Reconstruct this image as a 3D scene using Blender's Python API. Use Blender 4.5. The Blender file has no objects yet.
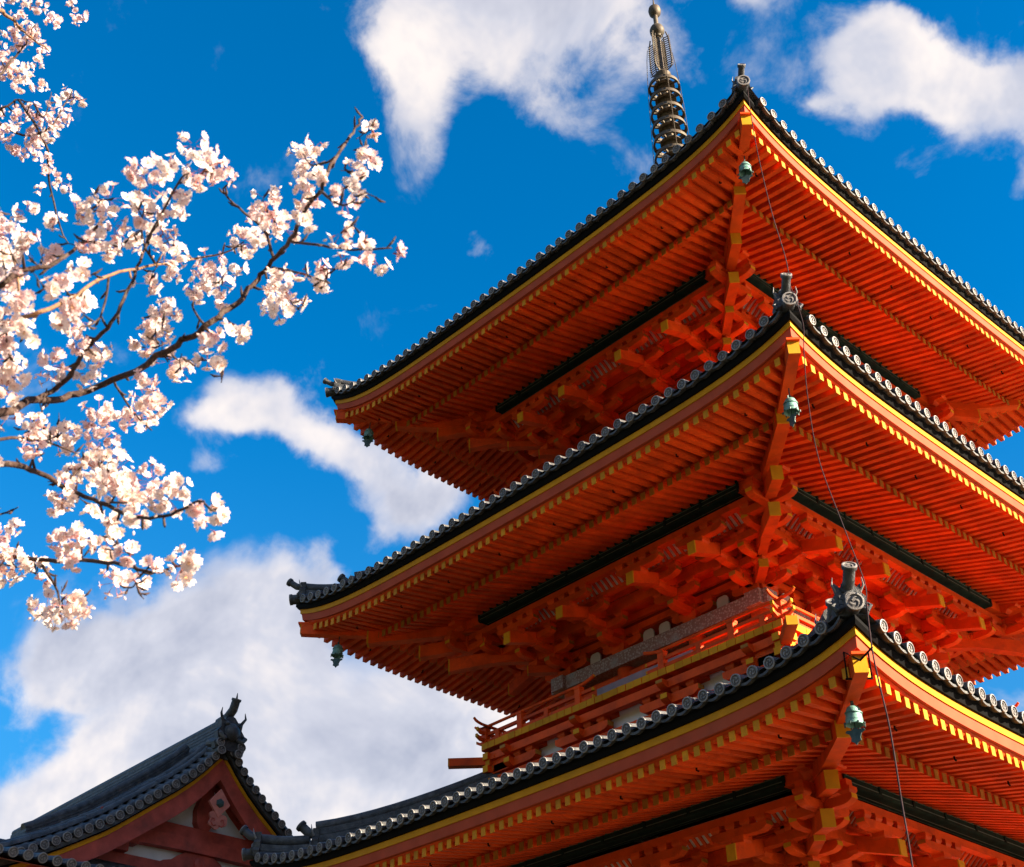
import bpy, math, random
from mathutils import Vector, Matrix
random.seed(11)
R = math.radians
C = bpy.context.scene.collection

# ------------------------------------------------------------------ camera
CAM = Vector((12.012, -16.609, 1.6))
YAW, PIT, ROL, FK = R(46.385), R(34.688), R(-1.192), 1.252
fw = Vector((-math.sin(YAW)*math.cos(PIT), math.cos(YAW)*math.cos(PIT), math.sin(PIT)))
rt = Vector((math.cos(YAW), math.sin(YAW), 0)); up = rt.cross(fw)
rt, up = rt*math.cos(ROL)+up*math.sin(ROL), up*math.cos(ROL)-rt*math.sin(ROL)
cd = bpy.data.cameras.new('camera'); cam = bpy.data.objects.new('camera', cd); C.objects.link(cam)
m = Matrix((rt, up, -fw)).transposed().to_4x4(); m.translation = CAM; cam.matrix_world = m
cd.sensor_width = 36; cd.lens = 36*FK; cd.clip_end = 5000; cd.clip_start = .05
cd.dof.use_dof = True; cd.dof.focus_distance = 17; cd.dof.aperture_fstop = 9
bpy.context.scene.camera = cam
def dirpx(px, py):
    """direction in the world of a thing seen towards this heading"""
    return (fw + rt*((px-512)/(FK*1000)) + up*((433.5-py)/(FK*1000)))
def far(px, py, d):
    return CAM + dirpx(px, py)*d

# ------------------------------------------------------------------ light
SUN_EL, SUN_AZ = R(24), R(24)           # azimuth measured from +X towards +Y
sd = Vector((math.cos(SUN_EL)*math.cos(SUN_AZ), math.cos(SUN_EL)*math.sin(SUN_AZ), math.sin(SUN_EL)))
sl = bpy.data.lights.new('sun', 'SUN'); sl.energy = 5.0; sl.angle = R(.5); sl.color = (1, .84, .62)
so = bpy.data.objects.new('sun', sl); C.objects.link(so); so.rotation_euler = sd.to_track_quat('Z', 'Y').to_euler()
so.location = (30, 0, 40)
vs = bpy.context.scene.view_settings
vs.view_transform = 'Standard'; vs.look = 'None'; vs.gamma = 1; vs.exposure = 2.25
bpy.context.scene.cycles.max_bounces = 10; bpy.context.scene.cycles.diffuse_bounces = 7

# ------------------------------------------------------------------ sky
world = bpy.data.worlds.new('World'); bpy.context.scene.world = world; world.use_nodes = True
nt = world.node_tree; nt.nodes.clear(); N = nt.nodes; LK = nt.links.new
def nd(t, **k):
    n = N.new(t)
    for a, b in k.items(): setattr(n, a, b)
    return n
def mth(op, a, b=None, c=None, clamp=False):
    n = nd('ShaderNodeMath', operation=op, use_clamp=clamp)
    for i, v in enumerate((a, b, c)):
        if v is None: continue
        if isinstance(v, (int, float)): n.inputs[i].default_value = v
        else: LK(v, n.inputs[i])
    return n.outputs[0]
def sstep(v, a, b, lo=0., hi=1.):
    n = nd('ShaderNodeMapRange', interpolation_type='SMOOTHSTEP')
    LK(v, n.inputs[0]); n.inputs[1].default_value = a; n.inputs[2].default_value = b
    n.inputs[3].default_value = lo; n.inputs[4].default_value = hi
    return n.outputs[0]
sky = nd('ShaderNodeTexSky', sky_type='NISHITA'); sky.sun_disc = False
sky.sun_elevation = SUN_EL; sky.sun_rotation = R(90)-SUN_AZ; sky.air_density = 1.0; sky.dust_density = .35; sky.ozone_density = 2.6
hs = nd('ShaderNodeHueSaturation'); hs.inputs['Saturation'].default_value = 1.52; hs.inputs['Value'].default_value = 1.08; hs.inputs['Hue'].default_value = .499
LK(sky.outputs[0], hs.inputs['Color'])
tc = nd('ShaderNodeTexCoord')
nz0 = nd('ShaderNodeTexNoise'); nz0.inputs['Scale'].default_value = 8; nz0.inputs['Detail'].default_value = 6
LK(tc.outputs['Generated'], nz0.inputs['Vector'])
wv = nd('ShaderNodeVectorMath', operation='SUBTRACT'); LK(nz0.outputs['Color'], wv.inputs[0]); wv.inputs[1].default_value = (.5, .5, .5)
wv2 = nd('ShaderNodeVectorMath', operation='SCALE'); LK(wv.outputs[0], wv2.inputs[0]); wv2.inputs['Scale'].default_value = .13
wv3 = nd('ShaderNodeVectorMath', operation='ADD'); LK(tc.outputs['Generated'], wv3.inputs[0]); LK(wv2.outputs[0], wv3.inputs[1])
DIR = wv3.outputs[0]
def cloud_noise(offset, sc=13, dt=9):
    a = nd('ShaderNodeVectorMath', operation='ADD'); LK(tc.outputs['Generated'], a.inputs[0]); a.inputs[1].default_value = offset
    n = nd('ShaderNodeTexNoise'); n.inputs['Scale'].default_value = sc; n.inputs['Detail'].default_value = dt
    n.inputs['Roughness'].default_value = .6; n.inputs['Distortion'].default_value = .3
    LK(a.outputs[0], n.inputs['Vector'])
    return n.outputs[0]
# (heading px, py, half width, half height, tilt, body)
CLOUDS = [(455,22,95,52,0,1.15),(405,55,44,50,0,.8),(430,120,36,50,8,.75),(438,175,24,24,0,.4),(545,30,70,58,8,.85),(500,95,45,36,0,.4),(600,25,55,50,0,.75),(590,120,30,22,0,.3),(655,45,30,55,0,.35),
 (735,-4,50,22,0,1.0),(680,-14,60,22,0,.7),
 (850,88,62,34,-5,1.05),(925,78,62,34,8,1.05),(965,110,52,30,12,1.1),(880,50,50,22,0,.6),(800,100,26,14,0,.5),(910,165,52,26,0,.38),(940,190,28,14,0,.35),(1018,190,22,28,0,.9),
 (230,408,44,18,10,.85),(278,402,32,24,0,.8),(305,436,58,20,28,.85),(370,462,55,20,22,.75),(425,488,46,30,15,.95),(400,500,30,26,0,.7),(255,470,40,12,0,.25),
 (330,552,18,32,-12,.55),(372,536,12,14,40,.45),(487,234,14,8,0,.5),(215,458,30,10,0,.25),
 (230,610,85,38,-18,1.1),(130,640,90,44,-14,1.15),(300,640,62,60,0,1.2),(200,675,110,44,0,1.3),(60,655,40,34,0,1.0),(290,720,90,60,0,1.2),(410,735,85,52,0,1.25),(445,705,40,26,0,.8),(60,800,85,36,-6,1.1),(180,780,110,56,0,1.1),(120,745,40,24,-10,.7),
 (20,715,34,12,0,.4),(360,810,160,60,0,1.3),(480,760,50,70,0,1.1),(1005,700,34,30,0,.55),(20,590,30,18,0,.25)]
field = None
for (px, py, rx, ry, tl, st) in CLOUDS:
    c = dirpx(px, py); L = c.length; c.normalize()
    ct, sn = math.cos(R(tl)), math.sin(R(tl))
    ex = (rt*ct - up*sn); ex = (ex - c*ex.dot(c)).normalized(); ey = c.cross(ex)
    k = FK*1000*L
    # angle-like distance: a=(d.ex)/ra, b=(d.ey)/rb
    da = nd('ShaderNodeVectorMath', operation='DOT_PRODUCT'); LK(DIR, da.inputs[0]); da.inputs[1].default_value = ex*(k/rx)
    db = nd('ShaderNodeVectorMath', operation='DOT_PRODUCT'); LK(DIR, db.inputs[0]); db.inputs[1].default_value = ey*(k/ry)
    dc = nd('ShaderNodeVectorMath', operation='DOT_PRODUCT'); LK(DIR, dc.inputs[0]); dc.inputs[1].default_value = c
    r2 = mth('ADD', mth('MULTIPLY', da.outputs['Value'], da.outputs['Value']), mth('MULTIPLY', db.outputs['Value'], db.outputs['Value']))
    e = mth('MULTIPLY', mth('POWER', 2.718, mth('MULTIPLY', r2, -.9)), st)
    e = mth('MULTIPLY', e, mth('GREATER_THAN', dc.outputs['Value'], .3))
    field = e if field is None else mth('ADD', field, e)
# unseen clouds added away from the part in view, as fill for upright faces
dcv = nd('ShaderNodeVectorMath', operation='DOT_PRODUCT'); LK(tc.outputs['Generated'], dcv.inputs[0]); dcv.inputs[1].default_value = fw
away = sstep(dcv.outputs['Value'], .80, .60)
nb = nd('ShaderNodeTexNoise'); nb.inputs['Scale'].default_value = 2.2; nb.inputs['Detail'].default_value = 3; LK(tc.outputs['Generated'], nb.inputs['Vector'])
field = mth('ADD', field, mth('MULTIPLY', away, sstep(nb.outputs[0], .46, .62, 0, 1.3)))
field = mth('MINIMUM', field, 1.5)
n1 = cloud_noise((0, 0, 0)); n3 = cloud_noise((0, 0, 0), 7, 5); n2 = cloud_noise(sd*.045+Vector((0, 0, .03)), 7, 5)
dens = mth('ADD', field, mth('MULTIPLY', mth('SUBTRACT', n1, .5), 2.7))
mask = mth('MULTIPLY', sstep(dens, .26, 1.0), sstep(field, .35, 1.35, .62, 1.0))
lit = mth('ADD', mth('MULTIPLY', mth('SUBTRACT', n3, n2), 2.3), .64)
lit = mth('SUBTRACT', lit, mth('MULTIPLY', sstep(dens, 1.0, 2.1), .16), clamp=True)
cr = nd('ShaderNodeValToRGB'); LK(lit, cr.inputs[0])
E_ = cr.color_ramp.elements; E_[0].position = .0; E_[0].color = (.50, .52, .63, 1); E_[1].position = 1.0; E_[1].color = (1.1, 1.0, .94, 1)
q = E_.new(.5); q.color = (.72, .72, .80, 1)
csc = nd('ShaderNodeVectorMath', operation='SCALE'); LK(cr.outputs[0], csc.inputs[0]); csc.inputs['Scale'].default_value = 4.3
sep = nd('ShaderNodeSeparateXYZ'); LK(tc.outputs['Generated'], sep.inputs[0])
hz_ = nd('ShaderNodeMix', data_type='RGBA'); LK(sstep(sep.outputs[2], .62, .12, 0, .62), hz_.inputs['Factor']); LK(hs.outputs[0], hz_.inputs[6]); hz_.inputs[7].default_value = (.55, 1.55, 2.9, 1)
mx = nd('ShaderNodeMix', data_type='RGBA'); LK(mth('MULTIPLY', mask, .93), mx.inputs['Factor']); LK(hz_.outputs[2], mx.inputs[6]); LK(csc.outputs[0], mx.inputs[7])
bg = nd('ShaderNodeBackground'); bg.inputs['Strength'].default_value = .050; LK(mx.outputs[2], bg.inputs['Color'])
ow = nd('ShaderNodeOutputWorld'); LK(bg.outputs[0], ow.inputs['Surface'])

# ------------------------------------------------------------------ materials
def mat(name, col, rough=.5, var=.25, scale=6, bump=.15, bscale=40, spec=.4, metal=0, dirt=None, dirtamt=.5, trans=0, coat=0, dscale=2.2, island=.22):
    mt = bpy.data.materials.new(name); mt.use_nodes = True; t = mt.node_tree; b = t.nodes['Principled BSDF']
    l = t.links.new
    g = t.nodes.new('ShaderNodeNewGeometry')
    n = t.nodes.new('ShaderNodeTexNoise'); n.inputs['Scale'].default_value = scale; n.inputs['Detail'].default_value = 5; l(g.outputs['Position'], n.inputs['Vector'])
    r = t.nodes.new('ShaderNodeValToRGB'); l(n.outputs[0], r.inputs[0])
    r.color_ramp.elements[0].position = .3; r.color_ramp.elements[1].position = .7
    r.color_ramp.elements[0].color = (*[c*(1-var) for c in col], 1); r.color_ramp.elements[1].color = (*[min(1, c*(1+var*.6)) for c in col], 1)
    out = r.outputs[0]
    if dirt:
        n2 = t.nodes.new('ShaderNodeTexNoise'); n2.inputs['Scale'].default_value = dscale; n2.inputs['Detail'].default_value = 8; n2.inputs['Roughness'].default_value = .7
        l(g.outputs['Position'], n2.inputs['Vector'])
        r2 = t.nodes.new('ShaderNodeValToRGB'); l(n2.outputs[0], r2.inputs[0]); r2.color_ramp.elements[0].position = .5; r2.color_ramp.elements[1].position = .72
        r2.color_ramp.elements[1].color = (dirtamt,)*3+(1,)
        m2 = t.nodes.new('ShaderNodeMix'); m2.data_type = 'RGBA'; l(r2.outputs[0], m2.inputs['Factor']); l(out, m2.inputs[6]); m2.inputs[7].default_value = (*dirt, 1); out = m2.outputs[2]
    isl = t.nodes.new('ShaderNodeMapRange'); l(g.outputs['Random Per Island'], isl.inputs[0]); isl.inputs[3].default_value = 1-island; isl.inputs[4].default_value = 1+island*.45
    vm = t.nodes.new('ShaderNodeVectorMath'); vm.operation = 'SCALE'; l(out, vm.inputs[0]); l(isl.outputs[0], vm.inputs['Scale']); out = vm.outputs[0]
    l(out, b.inputs['Base Color'])
    b.inputs['Roughness'].default_value = rough; b.inputs['Metallic'].default_value = metal; b.inputs['Specular IOR Level'].default_value = spec
    if coat: b.inputs['Coat Weight'].default_value = coat; b.inputs['Coat Roughness'].default_value = .25
    if bump:
        n3 = t.nodes.new('ShaderNodeTexNoise'); n3.inputs['Scale'].default_value = bscale; n3.inputs['Detail'].default_value = 4; l(g.outputs['Position'], n3.inputs['Vector'])
        bp = t.nodes.new('ShaderNodeBump'); bp.inputs['Strength'].default_value = bump; bp.inputs['Distance'].default_value = .02; l(n3.outputs[0], bp.inputs['Height']); l(bp.outputs[0], b.inputs['Normal'])
    return mt
M = {}
M['red'] = mat('vermilion_paint', (.76, .076, .004), .6, .25, 3, .12, 60, .18, dirt=(.33, .030, .008), dirtamt=.6, dscale=3.2)
M['yel'] = mat('yellow_ochre_paint', (.64, .265, .008), .65, .15, 5, .08, 60, .12, dirt=(.45, .22, .03), dirtamt=.4)
M['deepred'] = mat('shaded_red_paint', (.30, .022, .005), .7, .3, 4, .1, 40, .15, dirt=(.08, .015, .008), dirtamt=.7)  # red darkened to stand for shade in the bracket cavities
M['yelend'] = mat('orange_ochre_paint', (.66, .25, .006), .6, .2, 5, .08, 60, .15, dirt=(.35, .10, .01), dirtamt=.5, dscale=9)
M['yelshade'] = mat('shaded_ochre_paint', (.42, .17, .02), .6, .25, 5, .08, 60, .2, dirt=(.3, .08, .02), dirtamt=.5)  # darker copy of the ochre: eave shade put into the colour
M['pale'] = mat('salmon_board_paint', (.46, .075, .036), .75, .15, 4, .05, 60, .12, dirt=(.36, .09, .05), dirtamt=.5)
M['black'] = mat('blackened_batten', (.006, .006, .007), .9, .3, 8, .1, 40, .1)
M['purlin'] = mat('dark_green_purlin', (.012, .022, .017), .8, .4, 8, .1, 40, .12, dirt=(.03, .06, .04), dirtamt=.5)
M['line'] = mat('pale_green_stripe', (.10, .13, .10), .6, .2)
M['white'] = mat('white_plaster', (.78, .76, .74), .8, .06, 3, .1, 90, .2, dirt=(.5, .46, .42), dirtamt=.3)
M['tile'] = mat('fired_grey_tile', (.052, .054, .060), .5, .6, 9, .5, 60, .35, dirt=(.15, .145, .13), dirtamt=.65, dscale=6)
M['discf'] = mat('tile_end_face', (.13, .12, .12), .6, .4, 14, .3, 90, .3)
M['disc'] = mat('tile_end_rim', (.23, .21, .20), .42, .35, 14, .3, 90, .5, dirt=(.06, .06, .065), dirtamt=.6, dscale=7)
M['bronze'] = mat('aged_bronze', (.085, .060, .038), .6, .4, 6, .2, 60, .4, metal=.35, dirt=(.10, .11, .08), dirtamt=.7, dscale=6)
M['verd'] = mat('verdigris_bronze', (.16, .33, .29), .55, .35, 14, .3, 80, .4, metal=.25, dirt=(.05, .09, .08), dirtamt=.7, dscale=16)
M['verdd'] = mat('dark_bronze_clapper', (.05, .085, .08), .5, .35, 14, .3, 80, .4, metal=.4)
M['cable'] = mat('weathered_cable', (.045, .028, .032), .9, .3, 30, 0, 40, .08)
M['stone'] = mat('terrace_stone', (.16, .15, .13), .85, .25, 2, .4, 12, .2, dirt=(.15, .14, .11))
M['bounce_gravel'] = mat('pale_bounce_gravel', (.72, .63, .51), .95, .25, 1.5, .5, 20, .1, dirt=(.22, .2, .16))  # kept pale to throw sunlight up under the eaves
M['earth'] = mat('mossy_earth', (.060, .058, .035), .95, .35, 1.2, .6, 14, .1, dirt=(.10, .085, .06))
M['wooded'] = mat('wooded_slope', (.045, .065, .028), .95, .5, .25, .8, 1.5, .05, dirt=(.09, .07, .04))
M['oldred'] = mat('weathered_oxide_red', (.46, .075, .05), .55, .3, 5, .12, 60, .3, dirt=(.12, .04, .03), dirtamt=.6)
M['pinkred'] = mat('faded_pink_red', (.60, .19, .14), .6, .2, 8, .1)
M['cove'] = mat('dirty_cove_plaster', (.50, .40, .36), .8, .15, 3, .1)
M['wood'] = mat('bare_grey_board', (.30, .24, .27), .7, .2, 6, .15)
M['bark'] = mat('cherry_bark', (.045, .024, .018), .8, .5, 30, .5, 90, .2, dirt=(.16, .12, .10), dirtamt=.6, dscale=14)
M['bark_pale'] = mat('young_cherry_bark', (.22, .12, .065), .7, .4, 30, .4, 90, .2)
M['calyx'] = mat('blossom_calyx', (.30, .07, .05), .6, .3, 60, 0)
M['stamen'] = mat('blossom_stamen', (.75, .42, .16), .6, .3, 90, 0)
# patterned board (painted scrolls faded to grey with green flecks)
def patterned():
    mt = bpy.data.materials.new('faded_scroll_pattern'); mt.use_nodes = True; t = mt.node_tree; b = t.nodes['Principled BSDF']; l = t.links.new
    g = t.nodes.new('ShaderNodeNewGeometry')
    v = t.nodes.new('ShaderNodeTexVoronoi'); v.inputs['Scale'].default_value = 26; l(g.outputs['Position'], v.inputs['Vector'])
    v2 = t.nodes.new('ShaderNodeTexVoronoi'); v2.inputs['Scale'].default_value = 2.7; l(g.outputs['Position'], v2.inputs['Vector'])
    r = t.nodes.new('ShaderNodeValToRGB'); l(v.outputs['Distance'], r.inputs[0])
    r.color_ramp.elements[0].color = (.46, .42, .38, 1); r.color_ramp.elements[1].position = .55; r.color_ramp.elements[1].color = (.22, .12, .09, 1)
    r2 = t.nodes.new('ShaderNodeValToRGB'); l(v2.outputs['Distance'], r2.inputs[0]); r2.color_ramp.elements[0].color = (1, 1, 1, 1); r2.color_ramp.elements[0].position = .2; r2.color_ramp.elements[1].position = .38; r2.color_ramp.elements[1].color = (0, 0, 0, 1)
    r3 = t.nodes.new('ShaderNodeValToRGB'); l(v.outputs['Distance'], r3.inputs[0]); r3.color_ramp.elements[0].color = (.05, .14, .11, 1); r3.color_ramp.elements[1].position = .5; r3.color_ramp.elements[1].color = (.30, .26, .24, 1)
    x = t.nodes.new('ShaderNodeMix'); x.data_type = 'RGBA'; l(r2.outputs[0], x.inputs['Factor']); l(r.outputs[0], x.inputs[6]); l(r3.outputs[0], x.inputs[7])
    l(x.outputs[2], b.inputs['Base Color']); b.inputs['Roughness'].default_value = .6
    return mt
M['pattern'] = patterned()
def petals(name, a, b_):
    mt = bpy.data.materials.new(name); mt.use_nodes = True; t = mt.node_tree; b = t.nodes['Principled BSDF']; l = t.links.new
    g = t.nodes.new('ShaderNodeNewGeometry'); n = t.nodes.new('ShaderNodeTexNoise'); n.inputs['Scale'].default_value = 22; l(g.outputs['Position'], n.inputs['Vector'])
    r = t.nodes.new('ShaderNodeValToRGB'); r.color_ramp.elements[0].position = .35; r.color_ramp.elements[1].position = .65
    r.color_ramp.elements[0].color = (*a, 1); r.color_ramp.elements[1].color = (*b_, 1); l(n.outputs[0], r.inputs[0]); l(r.outputs[0], b.inputs['Base Color'])
    b.inputs['Roughness'].default_value = .6
    tr = t.nodes.new('ShaderNodeBsdfTranslucent'); l(r.outputs[0], tr.inputs[0]); ms = t.nodes.new('ShaderNodeMixShader'); ms.inputs[0].default_value = .42
    l(b.outputs[0], ms.inputs[1]); l(tr.outputs[0], ms.inputs[2]); l(ms.outputs[0], t.nodes['Material Output'].inputs['Surface'])
    return mt
M['petal'] = petals('cherry_petal', (.84, .66, .61), (.88, .79, .75))
M['petal2'] = petals('pink_cherry_petal', (.80, .55, .55), (.86, .72, .70))

# ------------------------------------------------------------------ mesh collector
class MB:
    def __init__(s): s.v = []; s.f = []; s.m = []; s.names = []; s.T = None
    def mi(s, n):
        if n not in s.names: s.names.append(n)
        return s.names.index(n)
    def add(s, vs, fs, mt):
        o = len(s.v)
        if s.T: vs = [s.T(p) for p in vs]
        s.v += [tuple(p) for p in vs]
        if isinstance(mt, str): mt = [mt]*len(fs)
        for f, k in zip(fs, mt): s.f.append(tuple(i+o for i in f)); s.m.append(s.mi(k))
    def build(s, name, parent=None, smooth=False, auto=None):
        me = bpy.data.meshes.new(name); me.from_pydata(s.v, [], s.f)
        for n in s.names: me.materials.append(M[n])
        me.polygons.foreach_set('material_index', s.m)
        if smooth: me.polygons.foreach_set('use_smooth', [True]*len(s.f))
        me.update()
        if auto: me.set_sharp_from_angle(angle=R(auto))
        o = bpy.data.objects.new(name, me); C.objects.link(o)
        if parent: o.parent = parent
        return o
    # --- primitives
    def box(s, x0, x1, y0, y1, z0, z1, mt, bev=0):
        if bev:
            # chamfered on the four lower/upper long edges of z
            sec = [(x0+bev, z0), (x1-bev, z0), (x1, z0+bev), (x1, z1-bev), (x1-bev, z1), (x0+bev, z1), (x0, z1-bev), (x0, z0+bev)]
            vs = [(a, y0, b) for a, b in sec]+[(a, y1, b) for a, b in sec]; n = 8
            s.add(vs, [tuple(range(n-1, -1, -1)), tuple(range(n, 2*n))]+[(i, (i+1) % n, n+(i+1) % n, n+i) for i in range(n)], mt); return
        vs = [(x0,y0,z0),(x1,y0,z0),(x1,y1,z0),(x0,y1,z0),(x0,y0,z1),(x1,y0,z1),(x1,y1,z1),(x0,y1,z1)]
        s.add(vs, [(3,2,1,0),(4,5,6,7),(0,1,5,4),(1,2,6,5),(2,3,7,6),(3,0,4,7)], mt)
    def beam(s, pts, w, h, mt, c0=None, c1=None, capd=0, taper=None):
        """rectangular bar through pts; width horizontal; end faces may have their own colour, painted back by capd"""
        pts = [Vector(p) for p in pts]
        if capd:
            if c1: d = (pts[-2]-pts[-1]).normalized(); pts.insert(-1, pts[-1]+d*capd)
            if c0: d = (pts[1]-pts[0]).normalized(); pts.insert(1, pts[0]+d*capd)
        n = len(pts); vs = []
        for i, p in enumerate(pts):
            d = (pts[min(i+1, n-1)]-pts[max(i-1, 0)]); hd = Vector((d.x, d.y, 0)).normalized(); sd_ = Vector((-hd.y, hd.x, 0))
            ww, hh = (w, h) if not taper else (w*taper[i], h*taper[i])
            for a, b in ((-1,-1),(1,-1),(1,1),(-1,1)): vs.append(p+sd_*(a*ww/2)+Vector((0, 0, b*hh/2)))
        fs = [(0,1,2,3), tuple(4*(n-1)+k for k in (3,2,1,0))]; ms = [c0 or mt, c1 or mt]
        for i in range(n-1):
            for k in range(4):
                fs.append((4*i+k, 4*(i+1)+k, 4*(i+1)+(k+1) % 4, 4*i+(k+1) % 4))
                mm = mt
                if capd and c1 and i == n-2: mm = c1
                if capd and c0 and i == 0: mm = c0
                ms.append(mm)
        s.add(vs, fs, ms)
    def prism(s, poly, fn, d0, d1, mt):
        """poly: 2D outline; fn(a,b,d) -> point; from depth d0 to d1"""
        n = len(poly); vs = [fn(a, b, d0) for a, b in poly]+[fn(a, b, d1) for a, b in poly]
        s.add(vs, [tuple(range(n)), tuple(range(2*n-1, n-1, -1))]+[(i, n+i, n+(i+1) % n, (i+1) % n) for i in range(n)], mt)
    def tube(s, pts, rad, mt, seg=8, cap=None, caps=True):
        pts = [Vector(p) for p in pts]; n = len(pts)
        if isinstance(rad, (int, float)): rad = [rad]*n
        vs = []; ref = None
        for i, p in enumerate(pts):
            d = (pts[min(i+1, n-1)]-pts[max(i-1, 0)]).normalized()
            if ref is None: ref = Vector((0, 0, 1)) if abs(d.z) < .9 else Vector((1, 0, 0))
            a = d.cross(ref).normalized(); b = a.cross(d); ref = b
            for k in range(seg): t = 2*math.pi*k/seg; vs.append(p+a*(math.cos(t)*rad[i])+b*(math.sin(t)*rad[i]))
        fs = []; ms = []
        for i in range(n-1):
            for k in range(seg): fs.append((i*seg+k, i*seg+(k+1) % seg, (i+1)*seg+(k+1) % seg, (i+1)*seg+k)); ms.append(mt)
        if caps:
            fs += [tuple(range(seg-1, -1, -1)), tuple((n-1)*seg+k for k in range(seg))]; ms += [cap or mt]*2
        s.add(vs, fs, ms)
    def lathe(s, prof, mt, seg=24, at=(0, 0, 0), axis=None):
        """prof: (radius, height)"""
        at = Vector(at); ax = Vector(axis).normalized() if axis else Vector((0, 0, 1))
        r_ = Vector((1, 0, 0)) if abs(ax.x) < .8 else Vector((0, 1, 0)); a = ax.cross(r_).normalized(); b = ax.cross(a)
        vs = []
        for r, h in prof:
            for k in range(seg): t = 2*math.pi*k/seg; vs.append(at+a*(math.cos(t)*r)+b*(math.sin(t)*r)+ax*h)
        fs = [(i*seg+k, i*seg+(k+1) % seg, (i+1)*seg+(k+1) % seg, (i+1)*seg+k) for i in range(len(prof)-1) for k in range(seg)]
        fs += [tuple(range(seg-1, -1, -1)), tuple((len(prof)-1)*seg+k for k in range(seg))]
        s.add(vs, fs, mt)
    def ring(s, at, ax, r0, r1, h, mt, seg=20):
        """flat ring with rectangular section"""
        prof = [(r0, 0), (r1, 0), (r1, h), (r0, h), (r0, 0)]
        at = Vector(at); ax = Vector(ax).normalized(); q_ = Vector((0, 0, 1)) if abs(ax.z) < .8 else Vector((1, 0, 0)); a = ax.cross(q_).normalized(); b = ax.cross(a)
        vs = []
        for r, hh in prof[:4]:
            for k in range(seg): t = 2*math.pi*k/seg; vs.append(at+a*(math.cos(t)*r)+b*(math.sin(t)*r)+ax*hh)
        s.add(vs, [(i*seg+k, i*seg+(k+1) % seg, ((i+1) % 4)*seg+(k+1) % seg, ((i+1) % 4)*seg+k) for i in range(4) for k in range(seg)], mt)

def empty(name, loc=(0, 0, 0), parent=None):
    o = bpy.data.objects.new(name, None); C.objects.link(o); o.location = loc; o.empty_display_size = .3
    if parent: o.parent = parent
    return o
def tag(o, label=None, cat=None, group=None, kind=None):
    for k, v in (('label', label), ('category', cat), ('group', group), ('kind', kind)):
        if v: o[k] = v
    return o
def turn(o, k):
    """copy of a part turned by k quarter turns about the tower's axis"""
    c = o.copy(); C.objects.link(c); c.parent = o.parent; c.rotation_euler = (0, 0, k*math.pi/2); return c
def allround(o, ks=(1, 2, 3)):
    out = [o]
    for k in ks:
        c = turn(o, k); out.append(c)
        for ch in list(o.children):
            d = ch.copy(); C.objects.link(d); d.parent = c
    return out

# face frame: (u along, v outwards, z) -> world for the face that looks to -Y
FF = lambda p: (p[0], -p[1], p[2])
FR = lambda p: (p[1], p[0], p[2])           # the next face (+X), same chirality after turning
def disc_end(mb, c, ax, r, detail=0):
    """round end tile: rim, sunk face, comma swirl and beads"""
    c = Vector(c); ax = Vector(ax).normalized()
    seg = 14 if detail == 0 else 22
    prof = [(r*.98, -.04), (r, -.004), (r*.97, .008), (r*.80, .010), (r*.76, -.004), (.001, -.004)]
    a0 = Vector((0, 0, 1)); a = ax.cross(a0).normalized(); b = a.cross(ax)
    vs = []
    for rr, h in prof:
        for k in range(seg): t = 2*math.pi*k/seg; vs.append(c+a*(math.cos(t)*rr)+b*(math.sin(t)*rr)+ax*h)
    fs = [(i*seg+k, i*seg+(k+1) % seg, (i+1)*seg+(k+1) % seg, (i+1)*seg+k) for i in range(len(prof)-1) for k in range(seg)]
    ms = ['tile']*seg+['disc']*(seg*(len(prof)-3))+['discf']*seg
    mb.add(vs, fs, ms)
    # three commas
    for j in range(3):
        t0 = j*2.094+.4; pv = []
        for i in range(5):
            t = t0+i*.42; rr = r*(.26+.07*i); w = r*(.17-.034*i)
            p = c+a*(math.cos(t)*rr)+b*(math.sin(t)*rr); o_ = (a*math.cos(t)+b*math.sin(t))*w
            pv += [p-o_+ax*.0, p+o_+ax*.0, p-o_*.8+ax*.007, p+o_*.8+ax*.007]
        f = []
        for i in range(4):
            q0, q1 = 4*i, 4*i+4; f += [(q0+2, q0+3, q1+3, q1+2), (q0, q0+2, q1+2, q1), (q0+3, q0+1, q1+1, q1+3)]
        mb.add(pv, f, 'disc')

# ------------------------------------------------------------------ setting
Z0 = 1.6
g = MB(); g.add([(-3000,-3000,0),(3000,-3000,0),(3000,3000,0),(-3000,3000,0)], [(0,1,2,3)], 'earth'); tag(g.build('ground'), kind='structure')
g = MB(); g.box(13, 90, -2, 80, -.05, .06, 'bounce_gravel'); tag(g.build('bounce_court'), kind='structure')  # unseen pale court, added to bounce sun onto the right-hand soffits
# unseen wooded hills all round, put in to block horizon glow, below the picture
g = MB(); n_ = 96
vs = []
for j, (rr, hh) in enumerate(((90, 0), (105, .45), (120, .85), (170, 1.0), (260, .8))):
    for i in range(n_):
        t = 2*math.pi*i/n_; H = (26+7*math.sin(3*t+1)+4*math.sin(7*t+2)+2*math.sin(17*t)) * (.55 if abs((t-R(24)+math.pi) % (2*math.pi)-math.pi) < .5 else 1)
        vs.append((math.cos(t)*rr, math.sin(t)*rr, -.2+hh*H+random.uniform(-.8, .8)*hh))
g.add(vs, [(j*n_+i, j*n_+(i+1) % n_, (j+1)*n_+(i+1) % n_, (j+1)*n_+i) for j in range(4) for i in range(n_)], 'wooded'); tag(g.build('hills', smooth=True), kind='structure')
g = MB(); g.box(9.0, 16, -40, -13, -.05, .045, 'stone'); tag(g.build('stone_path'), kind='structure')
g = MB(); g.box(-4.6, 4.6, -4.6, 4.6, 0.0, 1.15, 'stone'); g.box(-4.9, 4.9, -4.9, 4.9, -.1, .35, 'stone'); tag(g.build('stone_terrace'), kind='structure')

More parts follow.
